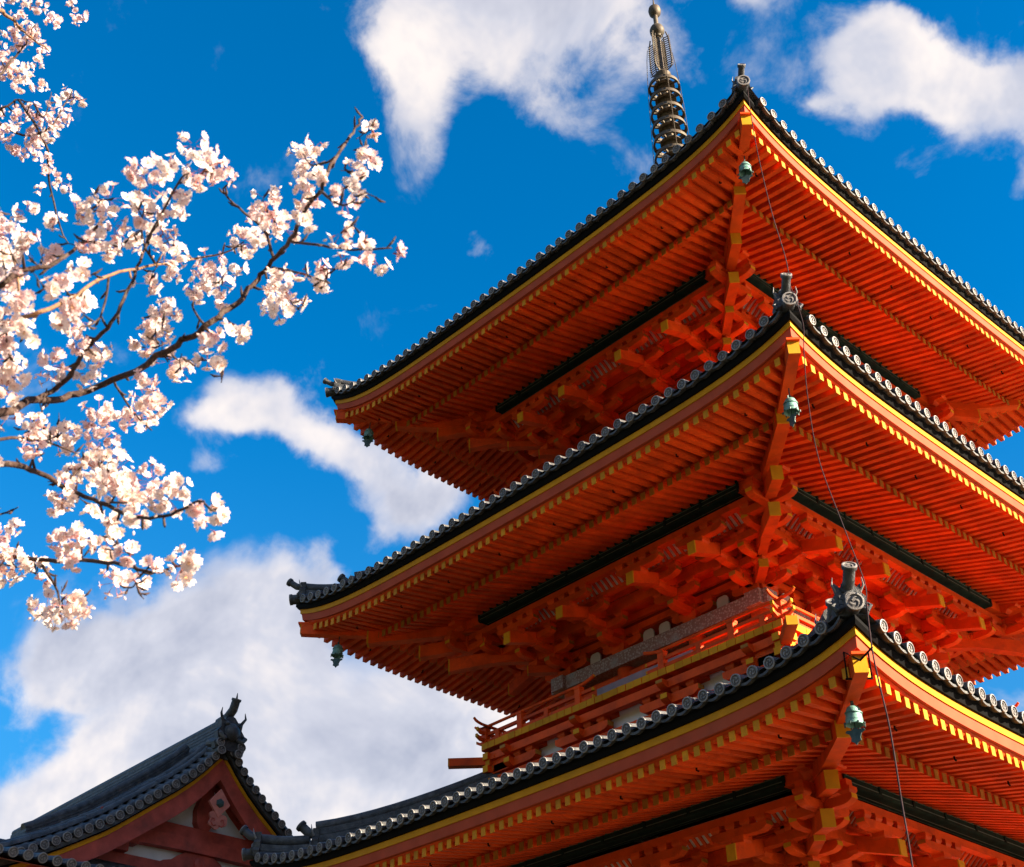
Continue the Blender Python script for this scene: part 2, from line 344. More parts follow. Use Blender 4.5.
# ------------------------------------------------------------------ pagoda
pag = tag(empty('pagoda', (0, 0, 1.15)), 'tall vermilion three-storey pagoda with yellow rafter ends and grey tiled roofs', 'pagoda')
pag_inv = -1.15
def part(mb, name, parent, **k):
    o = mb.build(name, parent, **k); return o

TIER = {1: dict(w=5.60, zc=5.927, h=.400, p=3.50, c=2.27, zp=-.09, tp=3.76, ui=.90),
        2: dict(w=5.333, zc=10.397, h=.358, p=3.24, c=1.98, zp=-.11, tp=3.50, ui=.76),
        3: dict(w=5.093, zc=14.958, h=.494, p=3.00, c=1.76, zp=-.11, tp=3.28, ui=.69)}
def storey(n):
    T = TIER[n]; w, p, c = T['w'], T['p'], T['c']; h = T['h']; zm = T['zc']-h+Z0-1.15   # local to the pagoda's empty
    L = lambda t: h*(.231*t*t+.769*min(abs(t), 1.03)**7)
    gcl = lambda v: max(0., min(1., (v-p)/(w-p)))
    zf = lambda v: -.300+(w-.10-v)*.17           # flying rafter centre
    zb = lambda v: -.292+(w-.94-v)*.28           # base rafter centre
    lift = lambda u, v: L(min(1, abs(u)/w))*gcl(v)
    rises = lambda a: .30*a+(.045 if n < 3 else .062)*a*a
    def zr(u, v):
        a = max(0, w+.15-v); return .13+rises(a)+L(min(1.03, abs(u)/w))*min(1.05, (max(v, abs(u))/w))**3
    # ---- roof surface
    mb = MB(); mb.T = FF
    sv = [-1+2*i/40 for i in range(41)]; vv = [.35+(w+.13-.35)*j/14 for j in range(15)]
    vs = [(s*v, v, zm+zr(s*v, v)) for v in vv for s in sv]
    fs = [(j*41+i, j*41+i+1, (j+1)*41+i+1, (j+1)*41+i) for j in range(14) for i in range(40)]
    mb.add(vs, fs, 'tile')
    sp = .235; nrow = int((w+.02)/sp)
    rows = [sp*(i+.5)*sg for i in range(nrow) for sg in (-1, 1)]
    for u in rows:
        v1 = w+.15; v0 = max(abs(u)+.05, .4)
        if v1-v0 < .1: continue
        nt_ = max(1, int((v1-v0)/.33)); vs = []; ns = 2*nt_-1
        for i in range(nt_):
            for e in (0, 1):
                v = v1+(v0-v1)*(i+e)/nt_; z = zm+zr(u, v)-.005; q = 1.06 if e == 0 else .92
                for k in range(7):
                    t = math.pi*k/6; vs.append((u+math.cos(t)*.072*q, v, z+math.sin(t)*.082*q))
        fs = [(i*7+k, i*7+k+1, (i+1)*7+k+1, (i+1)*7+k) for i in range(ns) for k in range(6)]
        mb.add(vs, fs, 'tile')
    mesh0 = mb
    full = MB(); base = list(mb.v)
    for k in range(4):
        cs, sn_ = [(1,0),(0,1),(-1,0),(0,-1)][k]
        full.v += [(x*cs-y*sn_, x*sn_+y*cs, z) for x, y, z in base]
        full.f += [tuple(i+k*len(base) for i in f) for f in mb.f]; full.m += mb.m
    full.names = mb.names
    roof = full.build('roof', pag, smooth=True, auto=50)
    def strip(mb, sec, mt, ms=None, tn=48, umax=None, f=None):
        k = len(sec); vs = []
        for i in range(tn+1):
            t = -1+2*i/tn
            for v, z in sec: vs.append((t*v, v, zm+z+(lift(t*w, w) if f is None else f(t))))
        fs = []; mm = []
        for i in range(tn):
            for j in range(k): fs.append((i*k+j, (i+1)*k+j, (i+1)*k+(j+1) % k, i*k+(j+1) % k)); mm.append(ms[j] if ms else mt)
        mb.add(vs, fs, mm)
    # ---- eave tiles: discs and drooping pan ends
    mb = MB(); mb.T = FF
    for u in rows:
        zz = zm+.155+L(abs(u)/w); jz = random.uniform(-.006, .006)
        disc_end(mb, (u, w+.155, zz+jz), (0, 1, -.12), .074)
        mb.tube([(u, w+.15, zz+jz), (u, w-.3, zz+jz+.1)], .073, 'tile', 8, caps=False)
    for i in range(-nrow, nrow):
        u0, u1 = i*sp+sp*.5-sp*.5, 0
        uc = (i+.5)*sp+sp*.5
        if abs(uc) > w: continue
        vs = []
        for v_, th in ((w+.135, 0), (w-.1, .06)):
            for q_ in range(7):
                uu = uc-sp*.5+sp*q_/6; sag = -.045*math.sin(math.pi*q_/6)
                z = zm+.135+L(min(1, abs(uu)/w))+sag+th
                vs += [(uu, v_, z), (uu, v_, z-.032)]
        f = []
        for q_ in range(6):
            a = 2*q_; f += [(a, a+1, a+3, a+2), (a+1, a+15, a+17, a+3)]
        mb.add(vs, f, 'tile')
    eave_t = mb.build('eave_tile_row', roof, smooth=True, auto=40); allround(eave_t)
    # ---- boards of the eave edge
    mb = MB(); mb.T = FF; strip(mb, [(w-.1, .085), (w-.1, .0), (w+.03, .003), (w+.06, .05), (w+.06, .095), (w-.1, .14)], 'black'); allround(mb.build('tile_batten', roof))
    mb = MB(); mb.T = FF; strip(mb, [(w-.12, -.002), (w-.12, -.088), (w-.004, -.088), (w, -.002)], 'yel'); allround(mb.build('yellow_eave_strip', roof))
    mb = MB(); mb.T = FF; strip(mb, [(w-.14, -.090), (w-.14, -.212), (w-.04, -.216), (w-.02, -.090)], 'pale'); allround(mb.build('fascia_board', roof))
    mb = MB(); mb.T = FF; strip(mb, [(w-.34, -.215), (w-.34, -.245), (w-.13, -.285), (w-.09, -.218)], 'red'); allround(mb.build('rafter_rail', roof))
    # ---- soffit boards
    mb = MB(); mb.T = FF
    def sheet(va, vb, zfun, nv=6):
        vs = []
        for j in range(nv+1):
            v = va+(vb-va)*j/nv
            for s in sv: vs.append((s*v, v, zm+zfun(v)+lift(s*v, v)))
        mb.add(vs, [(j*41+i, (j+1)*41+i, (j+1)*41+i+1, j*41+i+1) for j in range(nv) for i in range(40)], 'red')
    sheet(w-1.25, w-.1, lambda v: zf(v)+.054); sheet(c+.9, w-.95, lambda v: zb(v)+.057, 6)
    allround(mb.build('soffit', roof, smooth=True))
    # ---- rafters
    rs = .172; nr = int((w-.22)/rs)
    mb = MB(); mb.T = FF; mb2 = MB(); mb2.T = FF
    for i in range(-nr, nr+1):
        u = i*rs+random.uniform(-.004, .004)
        vo = w-.10; vi = max(w-1.2, abs(u)+.02)
        if vo-vi > .06:
            pts = [(u, vi+(vo-vi)*k/3, zm+zf(vi+(vo-vi)*k/3)+lift(u, vi+(vo-vi)*k/3)) for k in range(4)]
            mb.beam(pts, .082, .115, 'red', c1='yelend', capd=.012)
            if i % 7 == 3:
                v = w-.5
                if abs(u) < v: z = zm+zf(v)+lift(u, v)-.06; mb.tube([(u, v, z+.03), (u, v, z-.03), (u+.03, v, z-.045)], .012, 'black', 5)
        vo = w-.94; vi = max(p-.12, abs(u)+.02)
        if vo-vi > .06:
            pts = [(u, vi+(vo-vi)*k/3, zm+zb(vi+(vo-vi)*k/3)+lift(u, vi+(vo-vi)*k/3)) for k in range(4)]
            mb2.beam(pts, .086, .12, 'red', c1='yelshade', capd=.012)
    allround(mb.build('flying_rafter_row', roof)); allround(mb2.build('base_rafter_row', roof))
    mb = MB(); mb.T = FF; v1 = w-.97; tt = lambda t: L(abs(t)*v1/w)*gcl(v1)
    strip(mb, [(w-1.14, -.195), (w-1.14, -.242), (v1, -.243), (v1, -.180)], 'red', f=tt); allround(mb.build('kioi_rail', roof)) if False else allround(mb.build('rafter_tie_rail', roof))
    # ---- hip rafter, at the corner between the face and the next: plane (s,-s)
    mb = MB(); k = 1
    HC = lambda s, z: (s, -s, zm+z)
    zc = h
    mb.beam([HC(p-.2, zb(p)+.02), HC(w-1.6, zc*.30-.20), HC(w-.9, zc-.50), HC(w-.45, zc-.46), HC(w-.03, zc-.41)], .15, .19, 'red', c1='yel', capd=.015)
    mb.beam([HC(w-.5, zc-.355), HC(w+.0, zc-.30)], .17, .03, 'red')
    hip = mb.build('hip_rafter', roof); 
    mb = MB(); mb.beam([HC(c+.6, zb(p)-.0), HC(p, zb(p)-.16), HC(w-1.5, -.20), HC(w-.86, zc-.62)], .18, .24, 'red', c1='yel', capd=.03)
    mb.build('base_hip_rafter', hip); allround(hip)
    # ---- hip ridge with end tiles
    mb = MB()
    def hz(s): return zm+zr(s, s)
    def wall(s0, s1, hh, wd, ns=12):
        for lay in range(max(2, int(hh/.055))):
            z0 = lay*.055; ww = wd*(1-.03*lay)+(.015 if lay % 2 else 0)
            mb.beam([(s, -s, hz(s)+z0+.03) for s in [s0+(s1-s0)*i/ns for i in range(ns+1)]], ww, .05, 'tile')
        pts = [(s, -s, hz(s)+hh+.055) for s in [s0+(s1-s0)*i/ns for i in range(ns+1)]]
        mb.tube(pts, .085, 'tile', 10)
    wall(w-.66, .5, .40, .30, 20); wall(w+.02, w-.6, .20, .24, 6)
    # beads of disc tiles along the sides of the lower ridge
    ridge = mb.build('hip_ridge', roof, smooth=True, auto=40)
    def oni(s, big, hh):
        m2 = MB(); D = Vector((1, -1, 0)).normalized(); P_ = Vector((-1, -1, 0)).normalized(); base = Vector((s, -s, hz(s)))
        k = big
        f = lambda a, b, d: base+P_*a*k+Vector((0, 0, b*k))+D*d
        out = [(-.20,-.06),(-.24,.04),(-.19,.10),(-.21,.20),(-.15,.27),(-.17,.40),(-.10,.33),(-.05,.36),(0,.38),(.05,.36),(.10,.33),(.17,.40),(.15,.27),(.21,.20),(.19,.10),(.24,.04),(.20,-.06)]
        m2.prism(out, f, -.05, .05, 'tile')
        m2.lathe([(.10*k, 0), (.10*k, .03), (.07*k, .045), (.03*k, .06)], 'tile', 12, base+D*.05+Vector((0, 0, .17*k)), D)
        disc_end(m2, base+D*.10+Vector((0, 0, .16*k)), D, .075*k, 1)
        for sg in (-1, 1):      # horns and curls
            m2.tube([f(sg*.15, .28, .03), f(sg*.2, .36, .06), f(sg*.185, .46, .08)], [.02*k, .014*k, .004], 'disc', 6)
            m2.tube([f(sg*.12, .04, .05), f(sg*.2, .0, .08), f(sg*.24, .06, .08), f(sg*.2, .1, .07)], [.03*k, .03*k, .024*k, .012*k], 'tile', 6)
        # upturned cylinder tile on top
        q0 = base+Vector((0, 0, (.30)*k))-D*.22; pts = [q0, q0+D*.2+Vector((0, 0, .02)), q0+D*.36*1.0+Vector((0, 0, .07*k)), q0+D*.5+Vector((0, 0, .20*k))]
        m2.tube(pts, [.08*k, .08*k, .078*k, .075*k], 'tile', 12)
        disc_end(m2, pts[-1]+(pts[-1]-pts[-2]).normalized()*.005, (pts[-1]-pts[-2]), .098*k, 1)
        return m2.build('ridge_end_ornament', ridge, smooth=True, auto=35)
    kk = {1: .84, 2: .76, 3: .64}[n]; oni(w-.03, kk, .2); oni(w-.68, kk*1.15, .42)
    m2 = MB(); D = Vector((1, -1, 0)).normalized(); cc = Vector((w+.13, -w-.13, zm+h+.19)); m2.tube([cc-D*.4+Vector((0, 0, .02)), cc], .088, 'tile', 12); disc_end(m2, cc+D*.01, D+Vector((0, 0, -.1)), .10, 1)
    m2.build('corner_disc_tile', ridge, smooth=True, auto=35)
    allround(ridge)
    # ---- purlin
    zp = T['zp']
    mb = MB(); mb.T = FF; a = p-.42
    mb.box(-a, a, p-.10, p+.10, zm+zp-.095, zm+zp+.095, 'purlin')
    mb.box(-a, a, p+.10, p+.125, zm+zp+.055, zm+zp+.09, 'purlin'); mb.box(-a, a, p+.10, p+.12, zm+zp-.09, zm+zp-.06, 'purlin')
    for q_ in range(9): mb.box(-a+2*a*q_/8-.02, -a+2*a*q_/8+.02, p+.10, p+.118, zm+zp-.06, zm+zp+.055, 'purlin')
    for zz in (-.035, .035): mb.box(-a+.02, a-.02, p+.1, p+.103, zm+zp+zz-.006, zm+zp+zz+.006, 'line')
    for zz in (-.04, .03): mb.box(-a+.02, a-.02, p-.06+zz, p-.05+zz, zm+zp-.098, zm+zp-.095, 'line')
    pur = mb.build('eave_purlin', pag)
    mb = MB(); mb.T = FF
    nose = [(-.44,-.10),(.10,-.10),(.16,-.145),(.22,-.08),(.30,-.085),(.36,-.10),(.41,-.02),(.48,-.015),(.54,-.03),(.58,.04),(.66,.05),(.71,.04),(.73,.12),(.70,.17),(-.44,.17)]
    for sg in (-1, 1):
        mb = MB(); mb.T = FF
        mb.prism([(x, y) for x, y in nose], lambda a_, b_, d, sg=sg: (sg*(p+a_), d, zm+zp+b_+(.0 if a_ < 0 else a_*.12)), p-.085, p+.085, 'red')
        mb.build('purlin_nose', pur)
    allround(pur)
    # ---- storey walls
    B = -1.14
    zfloor = -2.24
    zbot = zm+zfloor if n > 1 else 0.0
    mb = MB(); mb.T = FF
    mb.box(-c+.02, c-.02, c-.10, c-.04, zbot, zm+B-.2, 'white' if n == 1 else 'red')
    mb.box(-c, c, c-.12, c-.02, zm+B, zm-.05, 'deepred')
    wl = mb.build('storey_wall', pag)
    mb = MB(); mb.T = FF
    ht = zm+B-.2-zbot
    d0 = T['ui']-.12
    mb.box(-d0, d0, c-.04, c+.0, zbot+.05, zm+B-.3, 'red'); mb.box(-.015, .015, c, c+.015, zbot+.08, zm+B-.32, 'black')
    for sg in (-1, 1):
        for zz in (.25, .5, .75): mb.box(sg*d0*.5-d0*.4, sg*d0*.5+d0*.4, c, c+.02, zbot+ht*zz-.03, zbot+ht*zz+.03, 'red')
    mb.build('door', wl)
    mb = MB(); mb.T = FF
    for sg in (-1, 1):
        a0, a1 = T['ui']+.14, c-.14
        mb.box(sg*(a0+a1)/2-(a1-a0)/2, sg*(a0+a1)/2+(a1-a0)/2, c-.04, c-.02, zbot+ht*.35, zbot+ht*.85, 'verdd')
        for k in range(7):
            uu = a0+(a1-a0)*(k+.5)/7; mb.box(sg*uu-.02, sg*uu+.02, c-.02, c+.02, zbot+ht*.35, zbot+ht*.85, 'verd')
    mb.build('lattice_window', wl)
    allround(wl)
    mb = MB()
    cols = [(sx*a, -c) for sx in (-1, 1) for a in (T['ui'], c)]
    for i, (x, y) in enumerate(((T['ui'], -c), (-T['ui'], -c), (c, -c))):
        mb = MB(); mb.lathe([(.15, zbot), (.15, zm+B-.24), (.13, zm+B-.2)], 'red', 20, (x, y, 0)); mb.lathe([(.2, zbot), (.2, zbot+.06), (.16, zbot+.1)], 'stone', 20, (x, y, 0))
        allround(mb.build('column', pag, smooth=True, auto=40))
    # head tie beam, patterned plate on the columns
    mb = MB(); mb.T = FF; mb.box(-c-.0, c+.0, c-.08, c+.08, zm+B-.5, zm+B-.32, 'red'); mb.box(-c-.05, c+.05, c-.1, c+.11, zbot+.0, zbot+.14, 'red')
    allround(mb.build('tie_beam', pag))
    mb = MB(); mb.T = FF
    ex = .30
    mb.box(-c-ex, c+ex, c-.05, c+.22, zm+B-.235, zm+B-.004, 'pattern')
    pass
    o = mb.build('patterned_top_plate', pag)
    for k in (1, 2, 3):
        q_ = turn(o, k); q_.location.z = .003*(k % 2)*-1
    # ---- brackets
    fB = zm+B
    def arm(mb, u, v, z, half, along, hgt=.125, wd=.125, cap='yelshade'):
        pr = [(-half, hgt), (-half, .055), (-half+.03, .03), (-half+.08, .008), (-half+.14, 0), (half-.14, 0), (half-.08, .008), (half-.03, .03), (half, .055), (half, hgt)]
        if along == 'u': mb.prism(pr, lambda a, b, d: (u+a, v+d, z+b), -wd/2, wd/2, ['red', 'red']+[cap]+['red']*7+[] if False else 'red'); 
        if along == 'v': mb.prism(pr, lambda a, b, d: (u+d, v+a, z+b), -wd/2, wd/2, 'red')
        if cap != 'red':
            for sg in (-1, 1):
                if along == 'u': mb.box(u+sg*(half+.002)-.003, u+sg*(half+.002)+.003, v-wd/2+.004, v+wd/2-.004, z+.058, z+hgt-.004, cap)
                else: mb.box(u-wd/2+.004, u+wd/2-.004, v+sg*(half+.002)-.003, v+sg*(half+.002)+.003, z+.058, z+hgt-.004, cap)
    def blk(mb, u, v, z, w_=.165, hh=.085):
        a, b = w_/2, w_/2*.72
        vs = [(u-b, v-b, z), (u+b, v-b, z), (u+b, v+b, z), (u-b, v+b, z)]+[(u-a, v-a, z+hh*.45), (u+a, v-a, z+hh*.45), (u+a, v+a, z+hh*.45), (u-a, v+a, z+hh*.45)]+[(u-a, v-a, z+hh), (u+a, v-a, z+hh), (u+a, v+a, z+hh), (u-a, v+a, z+hh)]
        fs = [(3,2,1,0),(8,9,10,11)]
        for q0 in (0, 4):
            for k in range(4): fs.append((q0+k, q0+(k+1) % 4, q0+4+(k+1) % 4, q0+4+k))
        mb.add(vs, fs, 'red')
    st = (p-c)/3; s1, s2, s3 = c+st, c+2*st, p
    def cluster(mb, u, narrow=False):
        blk(mb, u, c+.05, fB+.0, .30, .15)
        arm(mb, u, c+.02, fB+.12, .42, 'u'); arm(mb, u, c+.1, fB+.12, st+.08, 'v')
        for du in (-.34, 0, .34): blk(mb, u+du, c+.02, fB+.245)
        blk(mb, u, s1, fB+.245)
        arm(mb, u, s1, fB+.33, .42, 'u'); arm(mb, u, c+.3, fB+.33, st*1.35+.0, 'v')
        for du in (-.34, 0, .34): blk(mb, u+du, s1, fB+.455)
        blk(mb, u, s2, fB+.36, .17, .10)
        arm(mb, u, s2, fB+.46, .42, 'u', .11)
        for du in (-.34, .34): blk(mb, u+du, s2, fB+.57)
        blk(mb, u, s3, fB+.44, .18, .10)
        arm(mb, u, s3, fB+.535, .44, 'u', .11)
        for du in (-.36, -.12, .12, .36): blk(mb, u+du, s3, fB+.645, .15, .085)
    def tail(mb, u):
        zt = zm-.84; vt = T['tp']; sl_ = .30
        mb.beam([(u, c-.1, zt+(vt-c+.1)*sl_*1.0), (u, s3, zt+(vt-s3)*sl_), (u, vt, zt)], .14, .20, 'red', c1='yel', capd=.022)
    for u in (-T['ui'], T['ui']):
        mb = MB(); mb.T = FF; cluster(mb, u); br = mb.build('bracket_cluster', pag)
        mb = MB(); mb.T = FF; tail(mb, u); mb.build('tail_beam', br); allround(br)
    # corner cluster, seen on both faces
    mb = MB(); mb.T = FF; cluster(mb, c)
    mb.T = lambda q_: (q_[1], q_[0], q_[2]) if False else (q_[1], -(-q_[0]) , q_[2])
    mb.T = lambda q_: (q_[1], q_[0], q_[2]); cluster(mb, -c)
    mb.T = None
    DD = lambda s, z: (s, -s, z)
    mb.beam([DD(c-.1, fB+.19), DD(s1+.12, fB+.19)], .14, .13, 'red', c1='yel', capd=.02)
    mb.beam([DD(c-.1, fB+.40), DD(s2+.12, fB+.40)], .14, .13, 'red', c1='yel', capd=.02)
    for s, z in ((s1, .26), (s2, .47), (s3, .62), (s3, .72)):
        x0 = s; mb.T = FF; blk(mb, s, s, fB+z, .2, .10); mb.T = None
    # crossing arms over the corner: long arms at each step run on past the diagonal
    for vv_, z in ((s1, .335), (s2, .465), (s3, .54)):
        mb.T = FF; arm(mb, vv_, vv_, fB+z+.002, .46, 'u', .115, .12, 'yel'); mb.T = lambda q_: (q_[1], q_[0], q_[2]); arm(mb, -vv_, vv_, fB+z, .46, 'u', .115, .12, 'yel')
        mb.T = FF
        for du in (-.38, .38): blk(mb, vv_+du, vv_, fB+z+.117)
        mb.T = lambda q_: (q_[1], q_[0], q_[2])
        for du in (-.38, .38): blk(mb, -vv_+du, vv_, fB+z+.117)
    mb.T = None
    cb = mb.build('corner_bracket_cluster', pag)
    mb = MB(); mb.T = FF; tail(mb, c); mb.T = lambda q_: (q_[1], q_[0], q_[2]); tail(mb, -c); mb.build('tail_beam', cb)
    up_, lo_ = {1: ((4.04, -.46), (3.67, -.74)), 2: ((3.83, -.57), (3.47, -.84)), 3: ((3.66, -.42), (3.23, -.70))}[n]
    for (s_, z_), bw in ((up_, .2), (lo_, .19)):
        mb = MB(); mb.beam([DD(c, zm+z_+(s_-c)*.24), DD(s_, zm+z_)], .16, .22, 'red', c1='yel', capd=.025); mb.build('diagonal_tail_beam', cb)
    allround(cb)
    # ---- continuous beams and the ribbed cove
    mb = MB(); mb.T = FF
    mb.box(-s1-.3, s1+.3, s1-.055, s1+.055, fB+.545, fB+.752, 'red')
    mb.box(-c-.3, c+.3, c-.05, c+.05, fB+.335, fB+.45, 'red'); mb.box(-c-.3, c+.3, c-.05, c+.05, fB+.54, fB+.66, 'red')
    mb.box(-s2-.35, s2+.35, s2-.055, s2+.055, fB+.66, fB+.77, 'red')
    mb.box(-s3-.42, s3+.42, s3-.06, s3+.06, fB+.732, fB+.835, 'red')
    cbm = mb.build('bracket_tie_beam', pag)
    o = allround(cbm)
    mb = MB(); mb.T = FF
    mb.box(-s1, s1, c, s1-.06, fB+.67, fB+.69, 'red'); 
    mb.box(-s2, s2, s1+.06, s2-.06, fB+.755, fB+.77, 'red')
    # cove between second step and purlin
    arc = [(s2+.05+(s3-s2-.12)*t, fB+.70+.17*math.sin(t*math.pi/2)) for t in (0, .25, .5, .75, 1)]
    L0 = s2-.1
    vs = [(x, v, z+.02) for v, z in arc for x in (-L0, L0)]
    mb.add(vs, [(2*i, 2*i+1, 2*i+3, 2*i+2) for i in range(4)], 'cove')
    k = -L0
    while k < L0:
        mb.beam([(k, v, z) for v, z in arc], .045, .035, 'red'); k += .11
    allround(mb.build('ribbed_cove', pag))
    # white panels between the lowest arms
    for i, (a, b) in enumerate(((-c+.3, -T['ui']-.28), (-T['ui']+.28, T['ui']-.28), (T['ui']+.28, c-.3))):
        mb = MB(); mb.T = FF
        uc = (a+b)/2
        if b-a > .7: ctr = [uc-.17, uc+.17]
        else: ctr = [uc]
        for uu in ctr:
            hw = .115
            pl = [(-hw, 0), (hw, 0), (hw*.98, .17), (hw*.8, .215), (hw*.5, .235), (-hw*.5, .235), (-hw*.8, .215), (-hw*.98, .17)]
            mb.prism(pl, lambda a_, b_, d, uu=uu: (uu+a_, d, fB+.012+b_), c+.05, c+.08, 'cove')
        allround(mb.build('plaster_panel', wl) if False else mb.build('plaster_panel', pag))
    # ---- balcony
    if n > 1:
        vb = 3.06 if n == 2 else 2.80
        zf_ = zm+zfloor-.06
        bal = empty('balcony', (0, 0, 0), pag)
        mb = MB(); mb.T = FF; q_ = -vb
        mb2 = MB()
        for sx in (0,):
            mb.add([(-vb, vb, zf_), (vb, vb, zf_), (vb, -vb, zf_), (-vb, -vb, zf_)], [(0,1,2,3)], 'red')
        mb.add([(-vb, vb, zf_+.05), (vb, vb, zf_+.05), (vb, -vb, zf_+.05), (-vb, -vb, zf_+.05)], [(3,2,1,0)], 'red')
        mb.build('floor', bal)
        mb = MB(); mb.T = FF; nb_ = int(2*vb/.158)
        for i in range(nb_):
            u0 = -vb+i*2*vb/nb_; mb.box(u0+.004, u0+2*vb/nb_-.004, vb-.5, vb+.03+random.uniform(-.004, .004), zf_-.045, zf_+.06, ['red', 'red', 'red', 'red', 'yel', 'red'])
        allround(mb.build('floor_board_row', bal))
        # skirt
        mb = MB(); mb.T = FF; v2 = vb-.28
        mb.box(-v2, v2, v2-.06, v2, zf_-.95, zf_-.05, 'white')
        mb.box(-v2-.28, v2+.28, v2+.18, v2+.28, zf_-.245, zf_-.12, 'red')     # upper beam
        mb.box(-v2-.2, v2+.2, v2+.02, v2+.20, zf_-.74, zf_-.50, 'red')     # base beam
        mb.box(-v2, v2, v2-.0, v2+.06, zf_-.16, zf_-.05, 'red')
        posu = [-v2, -v2*.36, v2*.36, v2]
        posu = [-2.35*vb/2.93, -.85*vb/2.93, .85*vb/2.93, 2.35*vb/2.93]
        for u in posu:
            arm(mb, u, v2+.15, zf_-.46, .56, 'u', .135, .14); arm(mb, u, v2+.12, zf_-.462, .20, 'v', .135, .13, 'yel')
            for du in (-.42, -.14, .14, .42): blk(mb, u+du, v2+.15, zf_-.325, .15, .08); 
            arm(mb, u, v2+.2, zf_-.25, .2, 'v', .11, .13)
            mb.box(u-.62, u+.62, v2+.0, v2+.17, zf_-.243, zf_-.17, 'red')
        mb.box(-v2-.05, v2+.05, v2+.01, v2+.12, zf_-.50, zf_-.465, 'red')
        sk = mb.build('balcony_bracket_skirt', bal)
        allround(sk)
        mb = MB()
        for z_, e in ((-.18, .34), (-.39, .34), (-.29, .30), (-.60, .30)):
            for T_ in (FF, lambda q_: (q_[1], q_[0], q_[2])):
                mb.T = T_; sg = 1 if T_ is FF else -1
                mb.box(min(sg*(v2-.3), sg*(v2+e)), max(sg*(v2-.3), sg*(v2+e)), v2+.10, v2+.22, zf_+z_-.055+(0 if sg > 0 else .004), zf_+z_+.055, ['red','red','red','yel' if sg > 0 else 'red','red','yel' if sg < 0 else 'red'])
        mb.T = None; mb.beam([(v2-.3, -v2+.3, zf_-.24), (v2+.68, -v2-.68, zf_-.24)], .15, .13, 'red', c1='yel', capd=.02)
        allround(mb.build('balcony_corner_bracket', bal))
        # handrail
        mb = MB(); mb.T = FF; vr = vb-.04; zt = zf_+.38; zmid = zf_+.235; zlo = zf_+.115
        for sg in (-1, 1):
            up_c = [(vr+.10, .005), (vr+.18, .02), (vr+.23, .04), (vr+.27, .075)]
            # rails from the centre gap to beyond the corner
            off = .012 if sg > 0 else -.012
            ri = .52
            mb.tube([(sg*ri, vr, zt+.07), (sg*(ri+.1), vr, zt+.035), (sg*(ri+.25), vr, zt+.004), (sg*(ri+.4), vr, zt), (sg*vr, vr, zt+off)]+[(sg*a, vr, zt+off+b) for a, b in up_c], [.028, .028]+[.026]*3+[.024]*3+[.02], 'red', 8, cap='yel')
            for zz, hh_, ee in ((zmid, .05, .20), (zlo, .05, .22)):
                mb.beam([(sg*(ri+.02), vr, zz), (sg*vr, vr, zz+off), (sg*(vr+ee*.6), vr, zz+off), (sg*(vr+ee), vr, zz+off+.05)], .05, hh_, 'red', c0='yel', c1='yel', capd=.03)
            for uu, top in ((vr, 1), (vr*.72, 1), (vr*.285, 1)):
                mb.box(sg*uu-.055, sg*uu+.055, vr-.05, vr+.05, zf_+.06, zt-.03 if top else zmid, 'red')
                blk(mb, sg*uu, vr, zt-.075, .12, .055)
            for uu in (vr*.9, vr*.52):
                mb.box(sg*uu-.045, sg*uu+.045, vr-.04, vr+.04, zf_+.06, zmid, 'red')
        allround(mb.build('handrail', bal))
        if n == 2:
            mb = MB(); mb.T = FF
            mb.box(-.98, .98, 2.42, 2.48, zf_+.05, zf_+.52, 'wood'); mb.lathe([(.045, 0), (.045, .012)], 'black', 16, (0.0, 0, 0)) if False else None
            mb.T = None
            mb.lathe([(.062, 0), (.062, .012), (.05, .016)], 'black', 18, (-.17, -2.48, zf_+.32), (0, -1, 0))
            mb.build('threshold_board', bal)
    return dict(zm=zm, w=w, h=h)
INFO = {n: storey(n) for n in (1, 2, 3)}

# ------------------------------------------------------------------ spire
sp_ = empty('spire', (0, 0, 0), pag); zo = Z0-1.15-.27
def S(mb, name, par=sp_, sm=True): return mb.build(name, par, smooth=sm, auto=35)
mb = MB(); mb.box(-.75, .75, -.75, .75, zo+17.0, zo+17.9, 'bronze'); mb.box(-.85, .85, -.85, .85, zo+17.9, zo+18.0, 'bronze'); S(mb, 'dew_basin', sm=False)
mb = MB(); mb.lathe([(.66, 18.0), (.64, 18.25), (.5, 18.5), (.25, 18.62), (.2, 18.7), (.5, 18.95), (.62, 19.1), (.1, 19.12)], 'bronze', 28, (0, 0, zo)); S(mb, 'inverted_bowl')
mb = MB(); mb.lathe([(.085, 18.9), (.085, 24.2), (.06, 24.4), (.055, 27.0)], 'bronze', 14, (0, 0, zo)); S(mb, 'shaft')
for i in range(9):
    z = 20.15+i*.475; r = .43-.009*i
    mb = MB(); mb.ring((0, 0, zo+z), (0, 0, 1), r-.03, r, .10, 'bronze', 32); mb.ring((0, 0, zo+z-.015), (0, 0, 1), r-.015, r+.02, .025, 'bronze', 32)
    mb.lathe([(.09, -.1), (.15, -.06), (.17, 0), (.15, .08), (.10, .12)], 'bronze', 18, (0, 0, zo+z))
    mb.ring((0, 0, zo+z+.03), (0, 0, 1), .15, .25, .03, 'bronze', 24)
    for k in range(8):
        t = k*math.pi/4+.2; mb.beam([(math.cos(t)*.12, math.sin(t)*.12, zo+z+.045), (math.cos(t)*(r-.01), math.sin(t)*(r-.01), zo+z+.045)], .035, .05, 'bronze')
        if k % 2 == 0: mb.tube([(math.cos(t)*r, math.sin(t)*r, zo+z), (math.cos(t)*(r+.01), math.sin(t)*(r+.01), zo+z-.09)], [.012, .026], 'bronze', 6)
    S(mb, 'spire_ring')
